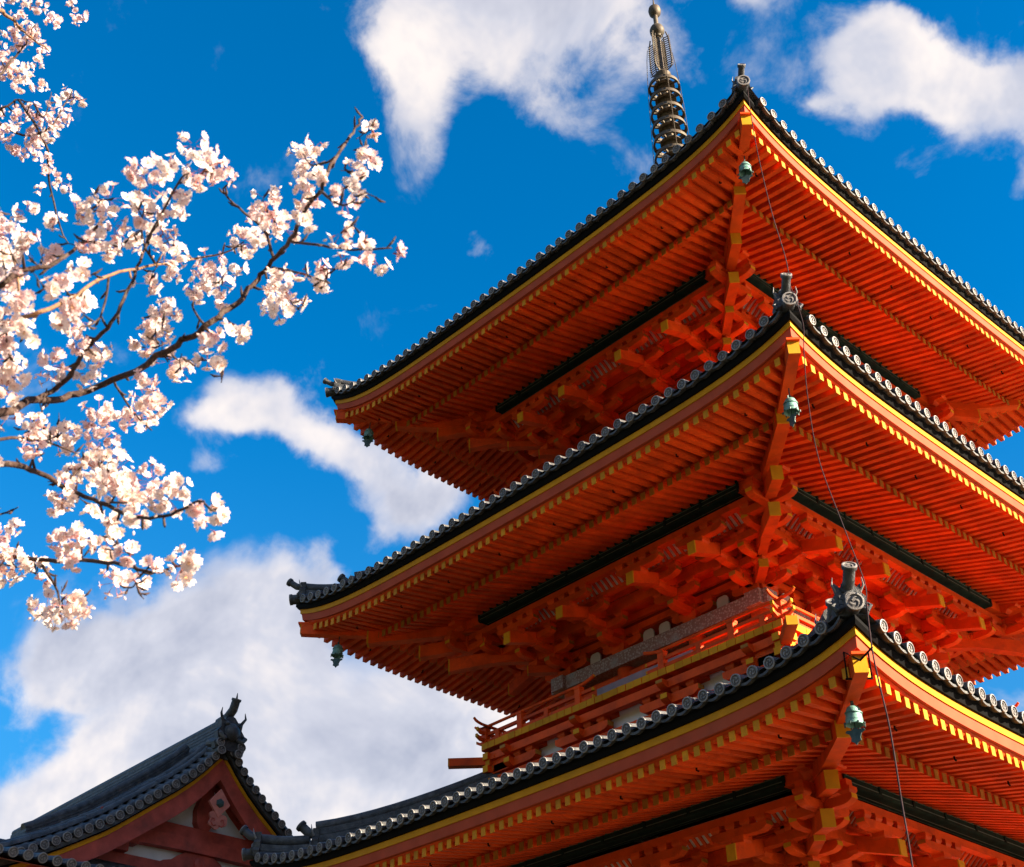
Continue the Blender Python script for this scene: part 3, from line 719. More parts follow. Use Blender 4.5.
mb = MB(); mb.lathe([(.06, 24.18), (.14, 24.25), (.2, 24.4), (.13, 24.5), (.07, 24.58)], 'bronze', 18, (0, 0, zo)); S(mb, 'lotus_collar')
mb = MB()
for k in range(4):          # openwork flame plates
    t = k*math.pi/2+.15; dx, dy = math.cos(t), math.sin(t)
    P3 = lambda a, z: Vector((dx*a, dy*a, zo+z))
    prof = [(.10, 24.5), (.25, 24.56), (.29, 24.75), (.285, 25.2), (.27, 25.6), (.22, 25.85)]
    mb.tube([P3(a, z) for a, z in prof], .016, 'bronze', 6)
    mb.tube([P3(a*.55, z) for a, z in prof], .013, 'bronze', 6)
    nn = 15
    for i in range(nn):
        z = 24.58+i*(1.14/nn); a = .285-.002*i; mb.tube([P3(.07, z-.03), P3(a*.6, z+.03), P3(a+.02, z+.0), P3(a+.05, z+.06)], [.012, .014, .014, .006], 'bronze', 5)
S(mb, 'water_flame')
mb = MB(); mb.lathe([(.05, -.26), (.09, -.24), (.11, -.2), (.07, -.17), (.13, -.13), (.175, -.05), (.18, .03), (.15, .12), (.08, .18), (.05, .24)], 'bronze', 24, (0, 0, zo+26.05)); S(mb, 'dragon_wheel_ball')
mb = MB(); mb.lathe([(.05, -.2), (.09, -.17), (.14, -.11), (.155, 0), (.14, .09), (.08, .15), (.03, .2), (.012, .45), (.006, 1.2)], 'bronze', 24, (0, 0, zo+26.82)); S(mb, 'sacred_jewel')
mb = MB()
for k in range(4):
    t = k*math.pi/2+.9; mb.tube([(math.cos(t)*r_, math.sin(t)*r_, zo+z) for r_, z in ((.30, 25.3), (.34, 24.9), (.37, 24.4), (.41, 23.4), (.45, 21.5), (.47, 20.0))], .008, 'bronze', 5)
S(mb, 'hanging_chain')

# ------------------------------------------------------------------ wind bells
def bell():
    r = empty('wind_bell')
    mb = MB(); mb.tube([(0, 0, .12), (0, 0, .0)], .008, 'verdd', 6); mb.ring((-.01, 0, .0), (1, 0, 0), .014, .03, .012, 'verdd', 12); mb.build('hanger', r, smooth=True, auto=40)
    mb = MB(); mb.lathe([(.004, -.02), (.03, -.022), (.055, -.035), (.068, -.06), (.077, -.12), (.083, -.18), (.090, -.205), (.084, -.21), (.07, -.17), (.06, -.06), (.01, -.05)], 'verd', 24)
    for z in (-.10, -.165): mb.ring((0, 0, z), (0, 0, 1), .07, .084+.0, .01, 'verd', 24)
    for k in range(8): t = k*math.pi/4; mb.tube([(math.cos(t)*.095, math.sin(t)*.095, -.195), (math.cos(t)*.100, math.sin(t)*.100, -.22)], [.012, .005], 'verdd', 6)
    mb.build('bell_dome', r, smooth=True, auto=40)
    mb = MB(); mb.tube([(0, 0, -.06), (0, 0, -.26)], .006, 'verdd', 6)
    wing = [(-.012, -.235), (-.04, -.255), (-.085, -.25), (-.10, -.27), (-.06, -.29), (-.045, -.33), (-.05, -.36), (-.02, -.375), (0, -.40), (.02, -.375), (.05, -.36), (.045, -.33), (.06, -.29), (.10, -.27), (.085, -.25), (.04, -.255), (.012, -.235)]
    mb.prism(wing, lambda a, b, d: (a, d, b), -.006, .006, 'verdd'); mb.build('clapper_plate', r)
    return r
b0 = bell(); first = True
BELLS = [('F', 3, .43, .62, .5, 'pale green wind bell under the top roof corner nearest the viewer, below the spire'),
         ('F', 2, .49, .62, -.3, 'pale green wind bell under the near corner of the middle roof, beside the thin cable'),
         ('F', 1, .47, .50, .15, 'pale green wind bell under the near corner of the lowest roof in view'),
         ('L', 3, .50, .62, .8, 'dark wind bell under the far left tip of the top roof, small against blue sky'),
         ('L', 2, .51, .60, .6, 'dark wind bell under the far left tip of the middle roof, against white cloud')]
for cnr, n, ds, dz, rz, lab in BELLS:
    if first: o = b0; first = False
    else:
        o = b0.copy(); C.objects.link(o)
        for ch in b0.children: q = ch.copy(); C.objects.link(q); q.parent = o
    s = TIER[n]['w']-ds; z = TIER[n]['zc']+Z0-dz
    o.location = (s, -s, z-.09) if cnr == 'F' else (-s, -s, z-.09)
    o.rotation_euler = (0, R(4), rz); tag(o, lab, 'wind bell', 'bronze wind bells at the roof corners')
    o.scale = (1.12,)*3

# ------------------------------------------------------------------ cables
def spline(pts, n=8):
    pts = [Vector(p) for p in pts]; out = []
    for i in range(len(pts)-1):
        p0, p1, p2, p3 = pts[max(i-1, 0)], pts[i], pts[i+1], pts[min(i+2, len(pts)-1)]
        for k in range(n):
            t = k/n; out.append(.5*((2*p1)+(p2-p0)*t+(2*p0-5*p1+4*p2-p3)*t*t+(3*p1-p0-3*p2+p3)*t**3))
    out.append(pts[-1]); return out
def at_s(px, py, s):
    """point of the diagonal strip s metres out from the tower's axis (both ways), seen along this heading"""
    d = dirpx(px, py); t = (s*2-(CAM.x-CAM.y))/(d.x-d.y); return CAM+d*t
cab = empty('lightning_cable', at_s(745, 112, 5.17)); o0 = cab.location.copy()
tag(cab, 'thin weathered cable running down over the three near roof corners', 'cable')
def cabpart(pts, r, name):
    mb = MB(); mb.tube([p-o0 for p in spline(pts)], r, 'cable', 6); mb.build(name, cab, smooth=True)
cabpart([at_s(742, 96, 5.24), at_s(745, 120, 5.2), at_s(752, 160, 5.12), at_s(765, 215, 5.2), at_s(778, 258, 5.45), at_s(782, 276, 5.55)], .0065, 'upper_wire')
cabpart([at_s(784, 290, 5.60), at_s(796, 325, 5.52), at_s(797, 352, 5.45), at_s(801, 400, 5.35), at_s(812, 460, 5.3), at_s(838, 530, 5.5), at_s(856, 578, 5.75), at_s(858, 598, 5.84)], .006, 'middle_wire')
cabpart([at_s(858, 598, 5.86), at_s(863, 640, 5.80), at_s(870, 675, 5.82), at_s(881, 722, 5.86), at_s(892, 790, 5.9), at_s(905, 870, 5.95), at_s(930, 1060, 6.0), Vector((6.0, -6.1, .0))], .0085, 'lower_wire')
mb = MB(); hb = Vector((5.5, -5.5, 5.58+Z0)); A = at_s(864, 642, 5.80)
for sg in (-1, 1): mb.tube([p-o0 for p in (A, at_s(852, 655, 5.62), Vector((5.5+.09*sg, -5.5+.09*sg, 5.70+Z0)), Vector((5.47+.09*sg, -5.47+.09*sg, 5.42+Z0)))], .011, 'black', 6)
mb.tube([p-o0 for p in (Vector((5.36, -5.56, 5.42+Z0)), Vector((5.56, -5.36, 5.42+Z0)))], .011, 'black', 6)
mb.build('tie_strap', cab, smooth=True)

# ------------------------------------------------------------------ gabled hall, lower left
GX, GY, GZ = -8.5, -4.66, 8.82+Z0
hall = tag(empty('gabled_hall', (GX, GY, 0)), 'low hall with dark red gable and curved grey tiled roof left of the pagoda', 'temple hall')
VP = [(0,0),(.18,-.21),(.34,-.40),(.55,-.62),(.9,-.93),(1.25,-1.20),(1.65,-1.52),(2.05,-1.83),(2.45,-2.08),(2.9,-2.35),(3.5,-2.67),(3.9,-2.84)]
def vz(a):
    a = abs(a)
    for (x0, z0), (x1, z1) in zip(VP, VP[1:]):
        if a <= x1: return z0+(z1-z0)*(a-x0)/(x1-x0)
    return VP[-1][1]
SL = [i*3.9/26 for i in range(27)]
def hband(mb, top, bot, x0, x1, mt, sgs=(-1, 1), amax=3.9, a0=0):
    """strip following the verge: z between vz+bot and vz+top, from x0 to x1"""
    for sg in sgs:
        A = [a for a in SL if a0 <= a <= amax]
        vs = []
        for a in A:
            tp = top(a) if callable(top) else top; bt = bot(a) if callable(bot) else bot
            vs += [(x0, sg*a, GZ+vz(a)+bt), (x1, sg*a, GZ+vz(a)+bt), (x1, sg*a, GZ+vz(a)+tp), (x0, sg*a, GZ+vz(a)+tp)]
        n = len(A); fs = [(4*i+k, 4*i+4+k, 4*i+4+(k+1) % 4, 4*i+(k+1) % 4) for i in range(n-1) for k in range(4)]+[(0,1,2,3), tuple(4*(n-1)+k for k in (3,2,1,0))]
        mb.add(vs, fs, mt)
mb = MB(); hband(mb, .12, .0, -9, .0, 'black'); 
# tiled slopes: body lies higher than the verge roll
def body(a): return .30*min(1, a/.4)*1.0+.12
for sg in (-1, 1):
    xs = [.08, -.05, -.25, -.6, -9]
    hs_ = [.14, .22, .32, .42, .44]
    vs = [(x, sg*a, GZ+vz(a)+hh) for a in SL for x, hh in zip(xs, hs_)]
    k = len(xs); mb.add(vs, [(i*k+j, (i+1)*k+j, (i+1)*k+j+1, i*k+j+1) for i in range(26) for j in range(k-1)], 'tile')
    for r in range(30):
        x = .0-.27*r; hh = .2 if r == 0 else (.36 if r == 1 else .42+0*r)
        vs = []
        S2 = [a for k in range(13) for a in (.30*k, .30*(k+1))]
        for j, a in enumerate(S2):
            g_ = .92 if j % 2 == 0 else 1.08
            for q in range(7): t = math.pi*q/6; vs.append((x+math.cos(t)*.085*g_, sg*a, GZ+vz(a)+hh+math.sin(t)*.10*g_))
        mb.add(vs, [(i*7+q, i*7+q+1, (i+1)*7+q+1, (i+1)*7+q) for i in range(25) for q in range(6)], 'tile')
hroof = mb.build('roof', hall, smooth=True, auto=50)
# kakegawara: short tiles lying across the verge, with round ends
mb = MB()
for sg in (-1, 1):
    a = .12
    while a < 3.85:
        z = GZ+vz(a)+.17; sl_ = (vz(a+.05)-vz(a-.05 if a > .05 else 0))/.1
        mb.tube([(-.55, sg*a, z+.18), (-.2, sg*a, z+.09), (.10, sg*a, z)], .078, 'tile', 9)
        disc_end(mb, (.115, sg*a, z), (1, 0, -.1), .082)
        a += .165/math.hypot(1, sl_)*1.25
    # drooping rim between them
hband(mb, .12, .03, -.02, .06, 'tile')
mb.build('verge_tile_row', hroof, smooth=True, auto=40)
mb = MB(); hband(mb, 0, -.085, -.12, -.03, 'yel', amax=3.6); mb.build('yellow_verge_strip', hroof)
mb = MB(); hband(mb, -.087, lambda a: -.48+.05*max(0, a-.6), -.17, -.05, 'oldred', amax=3.45); mb.build('bargeboard', hroof)
mb = MB(); hband(mb, -.02, -.10, -1.0, -.175, 'pale', amax=3.6); mb.build('verge_soffit', hroof)
mb = MB()
for r in range(3): hband(mb, -.11, -.26, -.42-.26*r, -.33-.26*r, 'oldred', amax=3.4)
mb.build('verge_batten_row', hroof)
# descending ridge, a stacked roll inside the verge
mb = MB()
for sg in (-1, 1):
    for lay in range(4):
        hh = .42+.06*lay; vs = []
        for a in SL[2:22]:
            for dx, dz in ((-.13, 0), (.13, 0), (.13, .05), (-.13, .05)): vs.append((-.95+dx, sg*a, GZ+vz(a)+hh+dz))
        mb.add(vs, [(4*i+k, 4*i+4+k, 4*i+4+(k+1) % 4, 4*i+(k+1) % 4) for i in range(19) for k in range(4)]+[(0,1,2,3), (79,78,77,76)], 'tile')
    mb.tube([(-.95, sg*a, GZ+vz(a)+.68) for a in SL[2:22]], .085, 'tile', 10)
mb.build('descending_ridge', hroof, smooth=True, auto=40)
mb = MB()
for lay in range(6): mb.box(-9, .02-.0*lay, -.17+.012*lay, .17-.012*lay, GZ+.18+.075*lay, GZ+.235+.075*lay, 'tile')
mb.tube([(-9, 0, GZ+.66), (.06, 0, GZ+.66)], .10, 'tile', 12)
mb.box(-9, .0, -.13, .13, GZ-.1, GZ+.2, 'tile')
mb.build('main_ridge', hroof, smooth=True, auto=40)
mb = MB()          # ornament at the ridge end
f = lambda a, b, d: (.08+d, a, GZ+b)
mb.prism([(-.30,.02),(-.34,.14),(-.27,.22),(-.30,.36),(-.22,.46),(-.24,.62),(-.13,.60),(-.06,.68),(0,.7),(.06,.68),(.13,.60),(.24,.62),(.22,.46),(.30,.36),(.27,.22),(.34,.14),(.30,.02)], f, -.06, .06, 'tile')
mb.lathe([(.17, 0), (.17, .05), (.12, .10), (.05, .14)], 'tile', 16, (.14, 0, GZ+.38), (1, 0, 0))
for sg in (-1, 1):
    mb.lathe([(.05, 0), (.05, .04), (.02, .07)], 'tile', 10, (.16, sg*.12, GZ+.52), (1, 0, 0))
    mb.tube([(.16, sg*.13, GZ+.25), (.24, sg*.2, GZ+.2), (.22, sg*.27, GZ+.28), (.14, sg*.24, GZ+.36)], [.05, .05, .04, .02], 'tile', 8)
    mb.tube([(.12, sg*.2, GZ+.58), (.16, sg*.27, GZ+.7), (.15, sg*.25, GZ+.82)], [.035, .025, .006], 'tile', 6)
mb.tube([(-.35, 0, GZ+.72), (-.05, 0, GZ+.74), (.12, 0, GZ+.84), (.2, 0, GZ+1.02)], [.09, .09, .085, .08], 'tile', 12); disc_end(mb, (.203, 0, GZ+1.028), (.4, 0, .9), .095, 1)
mb.tube([(.2, 0, GZ+1.0), (.21, .0, GZ+1.15)], [.03, .006], 'tile', 6)
for k, (z, y) in enumerate(((.06, .0), (-.1, .0), (-.26, .0))):
    pass
mb.build('ridge_end_ornament', hroof, smooth=True, auto=35)
# discs that stack under the ornament
mb = MB()
for (y, z) in ((.17, -.02), (.22, .12), (-.2, -.02), (-.24, .12)): mb.tube([(-.2, y, GZ+z+.1), (.2, y, GZ+z)], .08, 'tile', 10); disc_end(mb, (.21, y, GZ+z), (1, 0, 0), .088)
mb.build('corner_disc_tile', hroof, smooth=True, auto=35)
# gable wall and timbering, set back
gx = -.6
def GP(y, z): return y-GY, z+Z0   # from measured y, height (at the recessed plane)
mb = MB(); pts = [(s*a, GZ+vz(a)-.1) for s, a in [(-1, a) for a in reversed(SL) if a < 3.4]+[(1, a) for a in SL if 0 < a < 3.4]]
pl = [(-3.3, 0)]+pts+[(3.3, 0)]
mb.prism(pl, lambda a, b, d: (gx+d, a, b), -.15, 0, 'white'); hw = mb.build('gable_wall', hall)
mb = MB()
for z0_, z1_, ww, dx in ((7.30, 7.50, 2.05, .10), (6.62, 6.80, 3.0, .08)): mb.box(gx, gx+dx+.06, -ww, ww, z0_+Z0, z1_+Z0, 'oldred')
# rainbow beam, bowed
vs = []; 
bow = [(-1.9+3.8*i/16, -.05*(abs(-1.9+3.8*i/16)/1.9)**2) for i in range(17)]
mb.prism([(x, 7.06+Z0+z) for x, z in bow]+[(x, 7.30+Z0+z) for x, z in reversed(bow)], lambda a, b, d: (gx+d, a, b), .01, .19, 'oldred')
mb.build('gable_beam', hw)
mb = MB(); post = [(-.10, 7.50), (.10, 7.50), (.17, 7.62), (.19, 7.85), (.12, 8.1), (.12, 8.5), (-.12, 8.5), (-.12, 8.1), (-.19, 7.85), (-.17, 7.62)]
mb.prism([(a, b+Z0) for a, b in post], lambda a, b, d: (gx+d, a, b), .005, .17, 'oldred'); mb.build('king_post', hw)
mb = MB()
for sg in (-1, 1):
    fr = [(.0, 7.05), (.30, 7.05), (.42, 6.98), (.55, 6.88), (.72, 6.84), (.86, 6.74), (.80, 6.66), (.62, 6.68), (.42, 6.76), (.28, 6.70), (.24, 6.62), (.0, 6.62)]
    mb.prism([(sg*(a), b+Z0) for a, b in fr], lambda a, b, d: (gx+d, a, b), .02, .12, 'oldred')
mb.lathe([(.10, 0), (.10, .03), (.05, .05)], 'oldred', 14, (gx+.12, 0, 6.9+Z0), (1, 0, 0)); mb.build('frog_leg_strut', hw)
for sg in (-1, 1):
    mb = MB(); u = sg*1.62
    mb.box(gx+.0, gx+.30, u-.12, u+.12, 6.8+Z0, 6.98+Z0, 'oldred'); mb.box(gx, gx+.22, u-.34, u+.34, 6.98+Z0, 7.10+Z0, 'oldred')
    mb.box(gx, gx+.36, u-.09, u+.09, 7.12+Z0, 7.26+Z0, ['oldred','oldred','oldred','yel','oldred','oldred'])
    for d in (-.26, 0, .26): mb.box(gx+.02, gx+.2, u+d-.08, u+d+.08, 7.10+Z0, 7.19+Z0, 'oldred')
    # cloud-shaped wing
    wg = [(0, 7.05), (.30, 7.02), (.42, 6.95), (.55, 6.97), (.66, 6.88), (.62, 6.80), (.45, 6.84), (.3, 6.78), (.12, 6.80), (0, 6.8)]
    mb.prism([(u+sg*a, b+Z0) for a, b in wg], lambda a, b, d: (gx+d, a, b), .05, .15, 'oldred')
    mb.build('gable_bracket', hw)
mb = MB()
for u in (-3.1, -1.62, 0, 1.62, 3.1): mb.lathe([(.14, 0), (.14, 6.6+Z0)], 'oldred', 16, (gx, u, 0))
mb.build('column_row', hw, smooth=True, auto=40)
# pendant under the peak
mb = MB(); pz = 7.88+Z0
mb.prism([(0, .27), (.22, 0), (0, -.26), (-.22, 0)], lambda a, b, d: (-.03+d, a, pz+b), 0, .05, 'pinkred')
mb.lathe([(.085, 0), (.085, .02), (.06, .045), (.02, .06)], 'verdd', 6, (.02, 0, pz), (1, 0, 0))
lob = []
for i in range(36):
    t = math.pi*2*i/36; rr = .17+.025*math.cos(3*t+math.pi/2*1.0)+.015*math.cos(6*t); lob.append((rr*1.1*math.sin(t), -.30+rr*math.cos(t)*.95))
mb.prism(lob, lambda a, b, d: (-.035+d, a, pz+b), 0, .04, 'pinkred')
for sg in (-1, 1):
    mb.tube([(.012, sg*.03, pz-.40), (.012, sg*.09, pz-.42), (.012, sg*.14, pz-.36), (.012, sg*.12, pz-.29), (.012, sg*.07, pz-.29), (.012, sg*.07, pz-.33)], .012, 'oldred', 6)
mb.build('gable_pendant', hall)
# pent roof below the gable
mb = MB(); px0, px1, pzt, pzb = gx+.0, .95, 6.42+Z0, 5.98+Z0
mb.add([(px0, -4.3, pzt), (px1, -4.6, pzb), (px1, 4.2, pzb), (px0, 4.2, pzt)], [(0,1,2,3)], 'tile'); mb.add([(px0, -4.3, pzt-.08), (px1, -4.6, pzb-.08), (px1, 4.2, pzb-.08), (px0, 4.2, pzt-.08)], [(3,2,1,0)], 'oldred')
y = -4.5
while y < 4.2:
    mb.tube([(px0, y, pzt+.03), ((px0+px1)/2, y, (pzt+pzb)/2+.0), (px1+.02, y, pzb+.03)], .075, 'tile', 9); disc_end(mb, (px1+.03, y, pzb+.03), (1, 0, -.2), .083)
    y += .24
mb.tube([(px0+.1, -4.2, pzt+.1), (px0+.1, 4.2, pzt+.1)], .11, 'tile', 10)
mb.build('pent_roof', hall, smooth=True, auto=40)

# ------------------------------------------------------------------ cherry trees
class Flowers(MB): pass
def flower(mb, c, nrm, size, pm):
    """five cupped notched petals, stamens, calyx and stalk"""
    nrm = nrm.normalized(); q_ = Vector((0, 0, 1)) if abs(nrm.z) < .9 else Vector((1, 0, 0)); a = nrm.cross(q_).normalized(); b = nrm.cross(a)
    t0 = random.uniform(0, 6.28); cup = random.uniform(.15, .75); vs = []; fs = []; r = size/2
    for k in range(5):
        t = t0+k*1.2566+random.uniform(-.08, .08); d = a*math.cos(t)+b*math.sin(t); s_ = nrm.cross(d)
        o = len(vs); cu = cup+random.uniform(-.12, .12)
        vs += [c+d*r*.06, c+d*r*.5+s_*r*.46+nrm*r*cu*.35, c+d*r*.5-s_*r*.46+nrm*r*cu*.35, c+d*r*.55+nrm*r*cu*.22,
               c+d*r*.95+s_*r*.36+nrm*r*cu*.75, c+d*r*.95-s_*r*.36+nrm*r*cu*.75, c+d*r*.88+nrm*r*cu*.62]
        fs += [(o, o+2, o+3), (o, o+3, o+1), (o+1, o+3, o+6, o+4), (o+2, o+5, o+6, o+3)]
    mb.add(vs, fs, pm)
    for k in range(5):
        t = random.uniform(0, 6.28); e = c+nrm*r*.42+(a*math.cos(t)+b*math.sin(t))*r*.22; s_ = r*.035
        mb.add([c-a*s_, c+a*s_, e+a*s_, e-a*s_, e+b*s_*1.8, e-b*s_*1.8], [(0,1,2,3), (3,4,2,5)], 'stamen')
    mb.tube([c, c-nrm*r*.5], [r*.13, r*.07], 'calyx', 5)
def flower_cluster(ctr, rad, size, pm, parent, into=None):
    mb = into or MB(); n = max(4, int(2.05*(rad/(size*.5))**2))
    base = ctr if into is not None else Vector((0, 0, 0))
    for i in range(n):
        z = random.uniform(-1, 1); t = random.uniform(0, 6.28); s = math.sqrt(1-z*z); d = Vector((s*math.cos(t), s*math.sin(t), z))
        p = d*rad*random.uniform(.45, 1)**.7
        nr = (d+Vector((random.gauss(0, .35), random.gauss(0, .35), random.gauss(0, .35)-.15)))
        flower(mb, base+p, nr, size*random.uniform(.8, 1.12), pm)
        mb.tube([base+p-nr.normalized()*size*.2, base+p*.25], size*.02, 'calyx', 4, caps=False)
        if random.random() < .25:
            bp_ = base+d*rad*1.05; mb.lathe([(.001, 0), (size*.09, size*.1), (size*.1, size*.2), (size*.02, size*.34)], pm, 7, bp_, d)
    if into is not None: return
    o = mb.build('blossom_cluster', parent); o.location = ctr; return o
def bough(parent, pts, r0, r1, mt='bark', name='bough'):
    P_ = spline(pts, 5); n = len(P_)
    P_ = [p+Vector((random.gauss(0, 1), random.gauss(0, 1), random.gauss(0, 1)))*r0*.25 for p in P_]
    mb = MB(); mb.tube(P_, [r0+(r1-r0)*i/(n-1) for i in range(n)], mt, 7)
    for i in range(2, n-1, 3):          # nodes and short spurs
        d = Vector((random.gauss(0, 1), random.gauss(0, 1), random.gauss(0, 1))).normalized(); rr = r0+(r1-r0)*i/(n-1)
        mb.tube([P_[i], P_[i]+d*(rr+.018), P_[i]+d*(rr+.03)+Vector((0, 0, .006))], [rr*.7, .0035, .0012], mt, 5)
    return mb.build(name, parent, smooth=True)
random.seed(5)
def dep(px, py, base, amp=.35):
    return base+amp*math.sin(px*.021+py*.013)+amp*.6*math.sin(py*.037-px*.008)
near = empty('cherry_tree', (6.2, -16.6, 0)); tag(near, 'blossoming cherry tree whose long near boughs reach in from the left edge', 'cherry tree')
nl = near.location.copy()
NB = 3.3
def np_(q, amp=.35): return far(q[0], q[1], dep(q[0], q[1], NB, amp))-nl
BR = [([(-260,560),(-120,480),(0,421),(41,402),(82,398),(123,382),(176,353),(213,329),(242,306),(262,283),(283,258),(303,230),(324,197),(340,164),(357,139),(365,123)], .0125, .003,'bark'),
 ([(49,401),(76,382),(94,353),(109,338),(127,316),(143,279),(156,246),(166,228)], .0075, .003,'bark'),
 ([(-160,400),(0,332),(61,312),(119,279),(164,269),(221,260),(252,248)], .0065, .002,'bark_pale'),
 ([(-120,330),(0,295),(29,275),(66,267),(94,246),(111,226)], .008, .003,'bark'),
 ([(-160,480),(0,464),(41,468),(74,485),(111,501),(143,515),(180,512),(205,500),(222,510)], .009, .002,'bark'),
 ([(111,501),(137,501)], .004, .002,'bark'),([(-80,442),(0,439),(53,441),(90,455)], .006, .002,'bark'),
 ([(-160,560),(0,554),(49,556),(102,558),(135,562),(164,569),(189,562),(205,565)], .0085, .002,'bark'),
 ([(53,562),(66,583),(72,607)], .005, .002,'bark'),
 ([(295,246),(328,250),(357,254),(394,252)], .004, .002,'bark'),
 ([(279,262),(270,235),(250,217),(230,197),(240,187)], .0045, .002,'bark'),
 ([(279,271),(312,279),(332,286)], .004, .0015,'bark'),
 ([(213,329),(200,310),(208,295)], .004, .0015,'bark'),([(324,197),(345,210),(360,205)], .004, .0015,'bark'),
 ([(340,164),(318,172),(308,160)], .0035, .0015,'bark'),([(164,269),(150,240),(155,205)], .004, .0015,'bark'),
 ([(156,246),(185,190),(198,178)], .004, .0015,'bark'),([(123,382),(140,410),(160,430)], .004, .002,'bark'),
 ([(40,468),(55,430),(50,400)], .0035, .0015,'bark'),([(29,330),(30,280),(20,250)], .004, .0015,'bark_pale'),
 ([(119,279),(110,320),(90,330)], .0035, .0015,'bark'),([(74,485),(95,462),(110,445)], .0035, .0015,'bark'),([(-20,520),(15,512),(30,505)], .004, .0015,'bark')]
C7 = [(490,370,30),(520,420,48),(550,440,35),(500,440,30),(370,430,35),(430,420,30),(385,470,35),(460,485,25),(360,500,20),(380,530,32),(440,535,28),(410,600,40),(445,630,30),(370,550,22),(430,680,25),(385,700,30),(290,500,35),(255,530,32),(210,530,30),(300,560,30),(280,600,40),(240,600,28),(330,600,32),(90,530,30),(160,550,20),(20,560,30),(50,600,45),(95,620,38),(20,640,40),(40,690,40),(100,580,25),(150,625,24),(185,690,30),(220,670,25),(140,710,22),(100,740,22),(210,760,34),(165,790,22),(250,735,20),(130,640,18),(40,790,30),(90,805,20),(15,780,20),(420,765,30),(400,805,28),(665,500,34),(660,540,34),(610,600,38),(640,580,30),(705,570,33),(680,560,25),(780,370,24),(745,400,28),(765,430,28),(790,450,24),(750,490,33),(775,490,24),(740,525,16),(755,555,18),(915,330,22),(900,392,14),(912,412,17),(875,440,30),(880,470,28),(850,500,33),(840,580,30),(845,640,18),(890,630,20),(905,600,14),(935,660,27),(970,620,16),(750,670,24),(700,700,38),(720,740,35),(690,770,34),(660,730,22),(800,665,16),(800,705,20),(530,660,36),(550,700,38),(500,720,33),(590,660,22),(560,740,22),(590,800,24)]
C8 = [(90,10,30),(20,60,30),(45,100,30),(90,100,24),(20,150,44),(60,190,38),(40,220,35),(45,290,28),(70,160,24),(210,20,28),(210,60,28),(220,100,28),(260,130,33),(235,180,34),(150,165,34),(150,195,28),(420,40,30),(400,85,34),(375,120,18),(360,110,18),(430,155,34),(460,175,28),(530,110,30),(590,90,24),(525,150,24),(550,155,12),(375,200,28),(385,260,44),(355,290,34),(405,250,24),(265,280,38),(295,290,28),(110,310,38),(165,330,38),(190,320,22),(110,355,28),(200,350,28),(270,340,33),(290,370,28),(260,410,43),(300,420,48),(310,460,46),(350,450,50),(390,440,43),(430,480,42),(450,460,33),(350,520,33),(290,530,18),(190,415,22),(190,460,43),(170,495,22),(250,520,26),(10,400,20),(0,510,20),(530,490,18),(545,515,18),(525,550,24),(490,505,10),(65,550,17),(20,590,38),(20,650,43),(60,640,38),(90,620,24),(175,580,33),(210,580,33),(190,610,28),(210,630,24),(280,600,33),(340,610,26),(120,640,28),(385,640,18),(460,645,38),(485,630,18),(305,680,33),(355,680,20),(140,740,34),(180,750,38),(210,735,33),(215,710,14),(130,680,18),(300,560,10)]
for p_, a, b, k in BR: bough(near, [np_(q) for q in p_], a, b, k)
for k_ in range(70):       # fine twigs
    x, y, r = random.choice(C7); 
    if k_ % 2: x, y, r = random.choice(C8); y += 300*2.438
    x /= 2.438; y /= 2.438; t = random.uniform(0, 6.28); l_ = random.uniform(10, 24)
    bough(near, [np_((x, y)), np_((x+math.cos(t)*l_*.5+random.uniform(-3, 3), y+math.sin(t)*l_*.5+random.uniform(-3, 3))), np_((x+math.cos(t)*l_, y+math.sin(t)*l_-3))], .0022, .0010, 'bark', 'twig')
bough(near, [Vector((0,0,-.1)), Vector((.1,.1,1.0)), Vector((.0,.2,2.0)), Vector((.3,.5,2.9)), np_((-260,560))+Vector((-.2,-.1,-.2)), np_((-260,560))], .17, .05, 'bark', 'trunk')
J = Vector((.2, .4, 2.7))
for q, r in (((-160,400), .03), ((-120,330), .03), ((-160,480), .03), ((-80,442), .02), ((-160,560), .03)):
    e = np_(q); bough(near, [J, (J+e)/2+Vector((-.1, 0, .15)), e], r, .009, 'bark', 'limb')
CL = [(x/2.438, y/2.438, r/2.438) for x, y, r in C7]+[(x/2.438, 300+y/2.438, r/2.438) for x, y, r in C8]
# more bunches on the limbs outside to the left
for _ in range(40): CL.append((random.uniform(-170, -15), random.uniform(280, 600), random.uniform(8, 15)))
CL.sort(key=lambda c_: (-1 if c_[0] > -5 else 0, -c_[2]))
rest = MB()
for i, (x, y, r) in enumerate(CL):
    d = dep(x, y, NB)+random.uniform(-.12, .12); c_ = far(x, y, d)-nl; rad = r/(FK*1000)*d
    pm = 'petal' if random.random() < .75 else 'petal2'
    if i < 99: flower_cluster(c_, rad*1.12, .031, pm, near)
    else: flower_cluster(c_, rad, .037, pm, near, rest)
o = rest.build('blossom_cluster', near); o['kind'] = 'stuff'

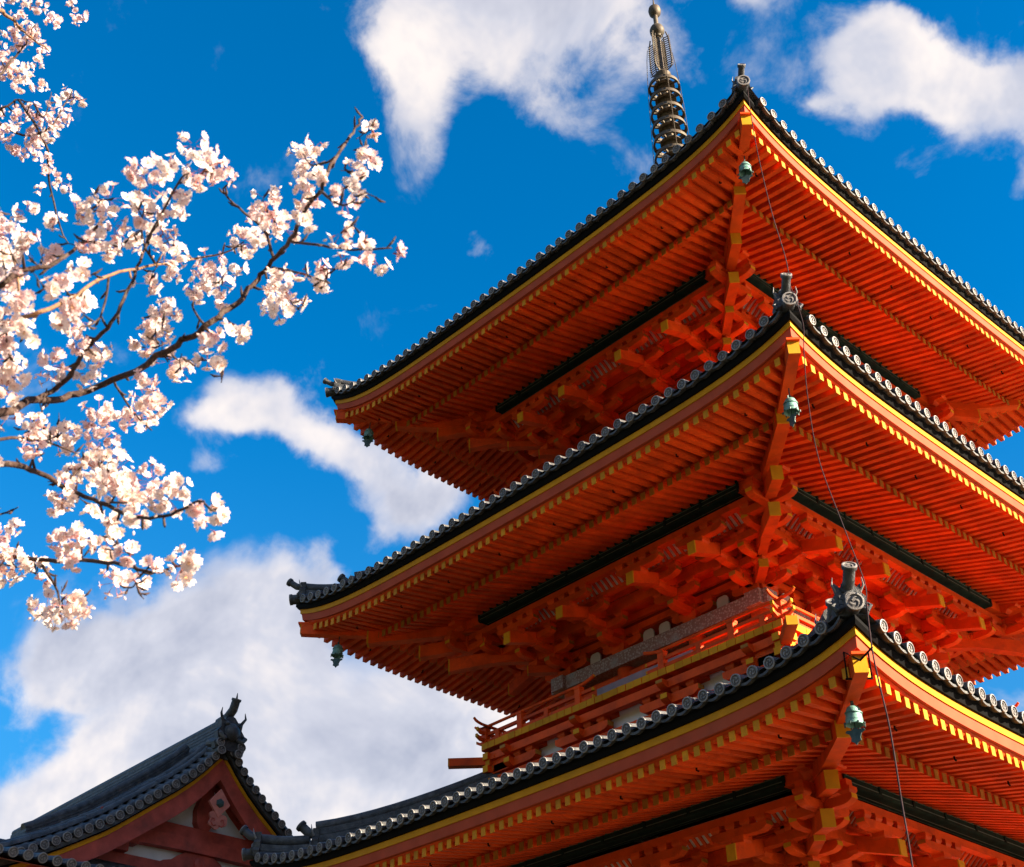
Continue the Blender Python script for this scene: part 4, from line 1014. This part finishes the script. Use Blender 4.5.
farT = empty('cherry_tree', (5.6, -14.6, 0)); tag(farT, 'pinker small-flowered cherry tree filling the top left corner', 'cherry tree'); fl = farT.location.copy()
NF = 5.2
def fp_(q): return far(q[0], q[1], dep(q[0], q[1], NF, .3))-fl
BF = [([(-90,60),(0,86),(23,69),(37,52),(45,35)], .008, .002,'bark'),([(-80,110),(0,118),(16,115),(30,108),(46,112)], .008, .002,'bark'),
 ([(-90,0),(0,18),(23,28),(32,38),(60,60)], .012, .003,'bark_pale'),([(30,108),(56,150),(60,190),(72,235),(78,248)], .006, .002,'bark'),
 ([(-70,150),(0,130),(35,142),(60,135),(80,106),(93,112)], .007, .0015,'bark'),([(0,0),(50,-5),(78,2),(82,20)], .006, .0015,'bark'),([(46,112),(55,125),(62,100)], .005, .0015,'bark')]
for p_, a, b, k in BF: bough(farT, [fp_(q) for q in p_], a, b, k)
J2 = Vector((.1, .2, 4.0))
bough(farT, [Vector((0,0,-.1)), Vector((-.1,.1,1.5)), Vector((.1,.1,3.0)), J2], .16, .07, 'bark', 'trunk')
for q, r in (((-90,60), .04), ((-80,110), .03), ((-90,0), .04), ((-70,150), .03)):
    e = fp_(q); bough(farT, [J2, (J2+e)/2+Vector((-.15, 0, .2)), e], r, .009, 'bark', 'limb')
CF = [(30,20,33),(25,60,38),(90,30,22),(150,35,38),(210,80,28),(240,50,28),(270,130,28),(300,140,20),(355,55,18),(385,110,33),(20,180,33),(130,110,28),(100,190,33),(170,180,46),(200,190,28),(235,250,28),(130,240,33),(60,250,28),(210,310,26),(120,340,54),(60,330,46),(15,300,28),(15,395,18),(180,380,28),(215,410,33),(120,410,24),(340,445,33),(280,480,28),(380,470,20),(403,483,10),(300,550,44),(330,520,24),(200,520,33),(140,530,38),(240,560,38),(200,590,33),(30,530,42),(80,590,42),(110,660,36),(30,600,33),(200,640,44),(270,620,36),(160,690,28),(200,710,24),(260,715,16),(250,760,28),(225,840,24),(310,810,33),(10,720,20),(300,5,14),(330,840,20)]
CF = [(x/4.335, y/4.335, r/4.335) for x, y, r in CF]
for _ in range(30): CF.append((random.uniform(-90, -5), random.uniform(-60, 160), random.uniform(5, 10)))
for i, (x, y, r) in enumerate(CF):
    d = dep(x, y, NF, .3)+random.uniform(-.15, .15); c_ = far(x, y, d)-fl; rad = r/(FK*1000)*d
    flower_cluster(c_, rad*1.1, .029, 'petal2' if random.random() < .6 else 'petal', farT)
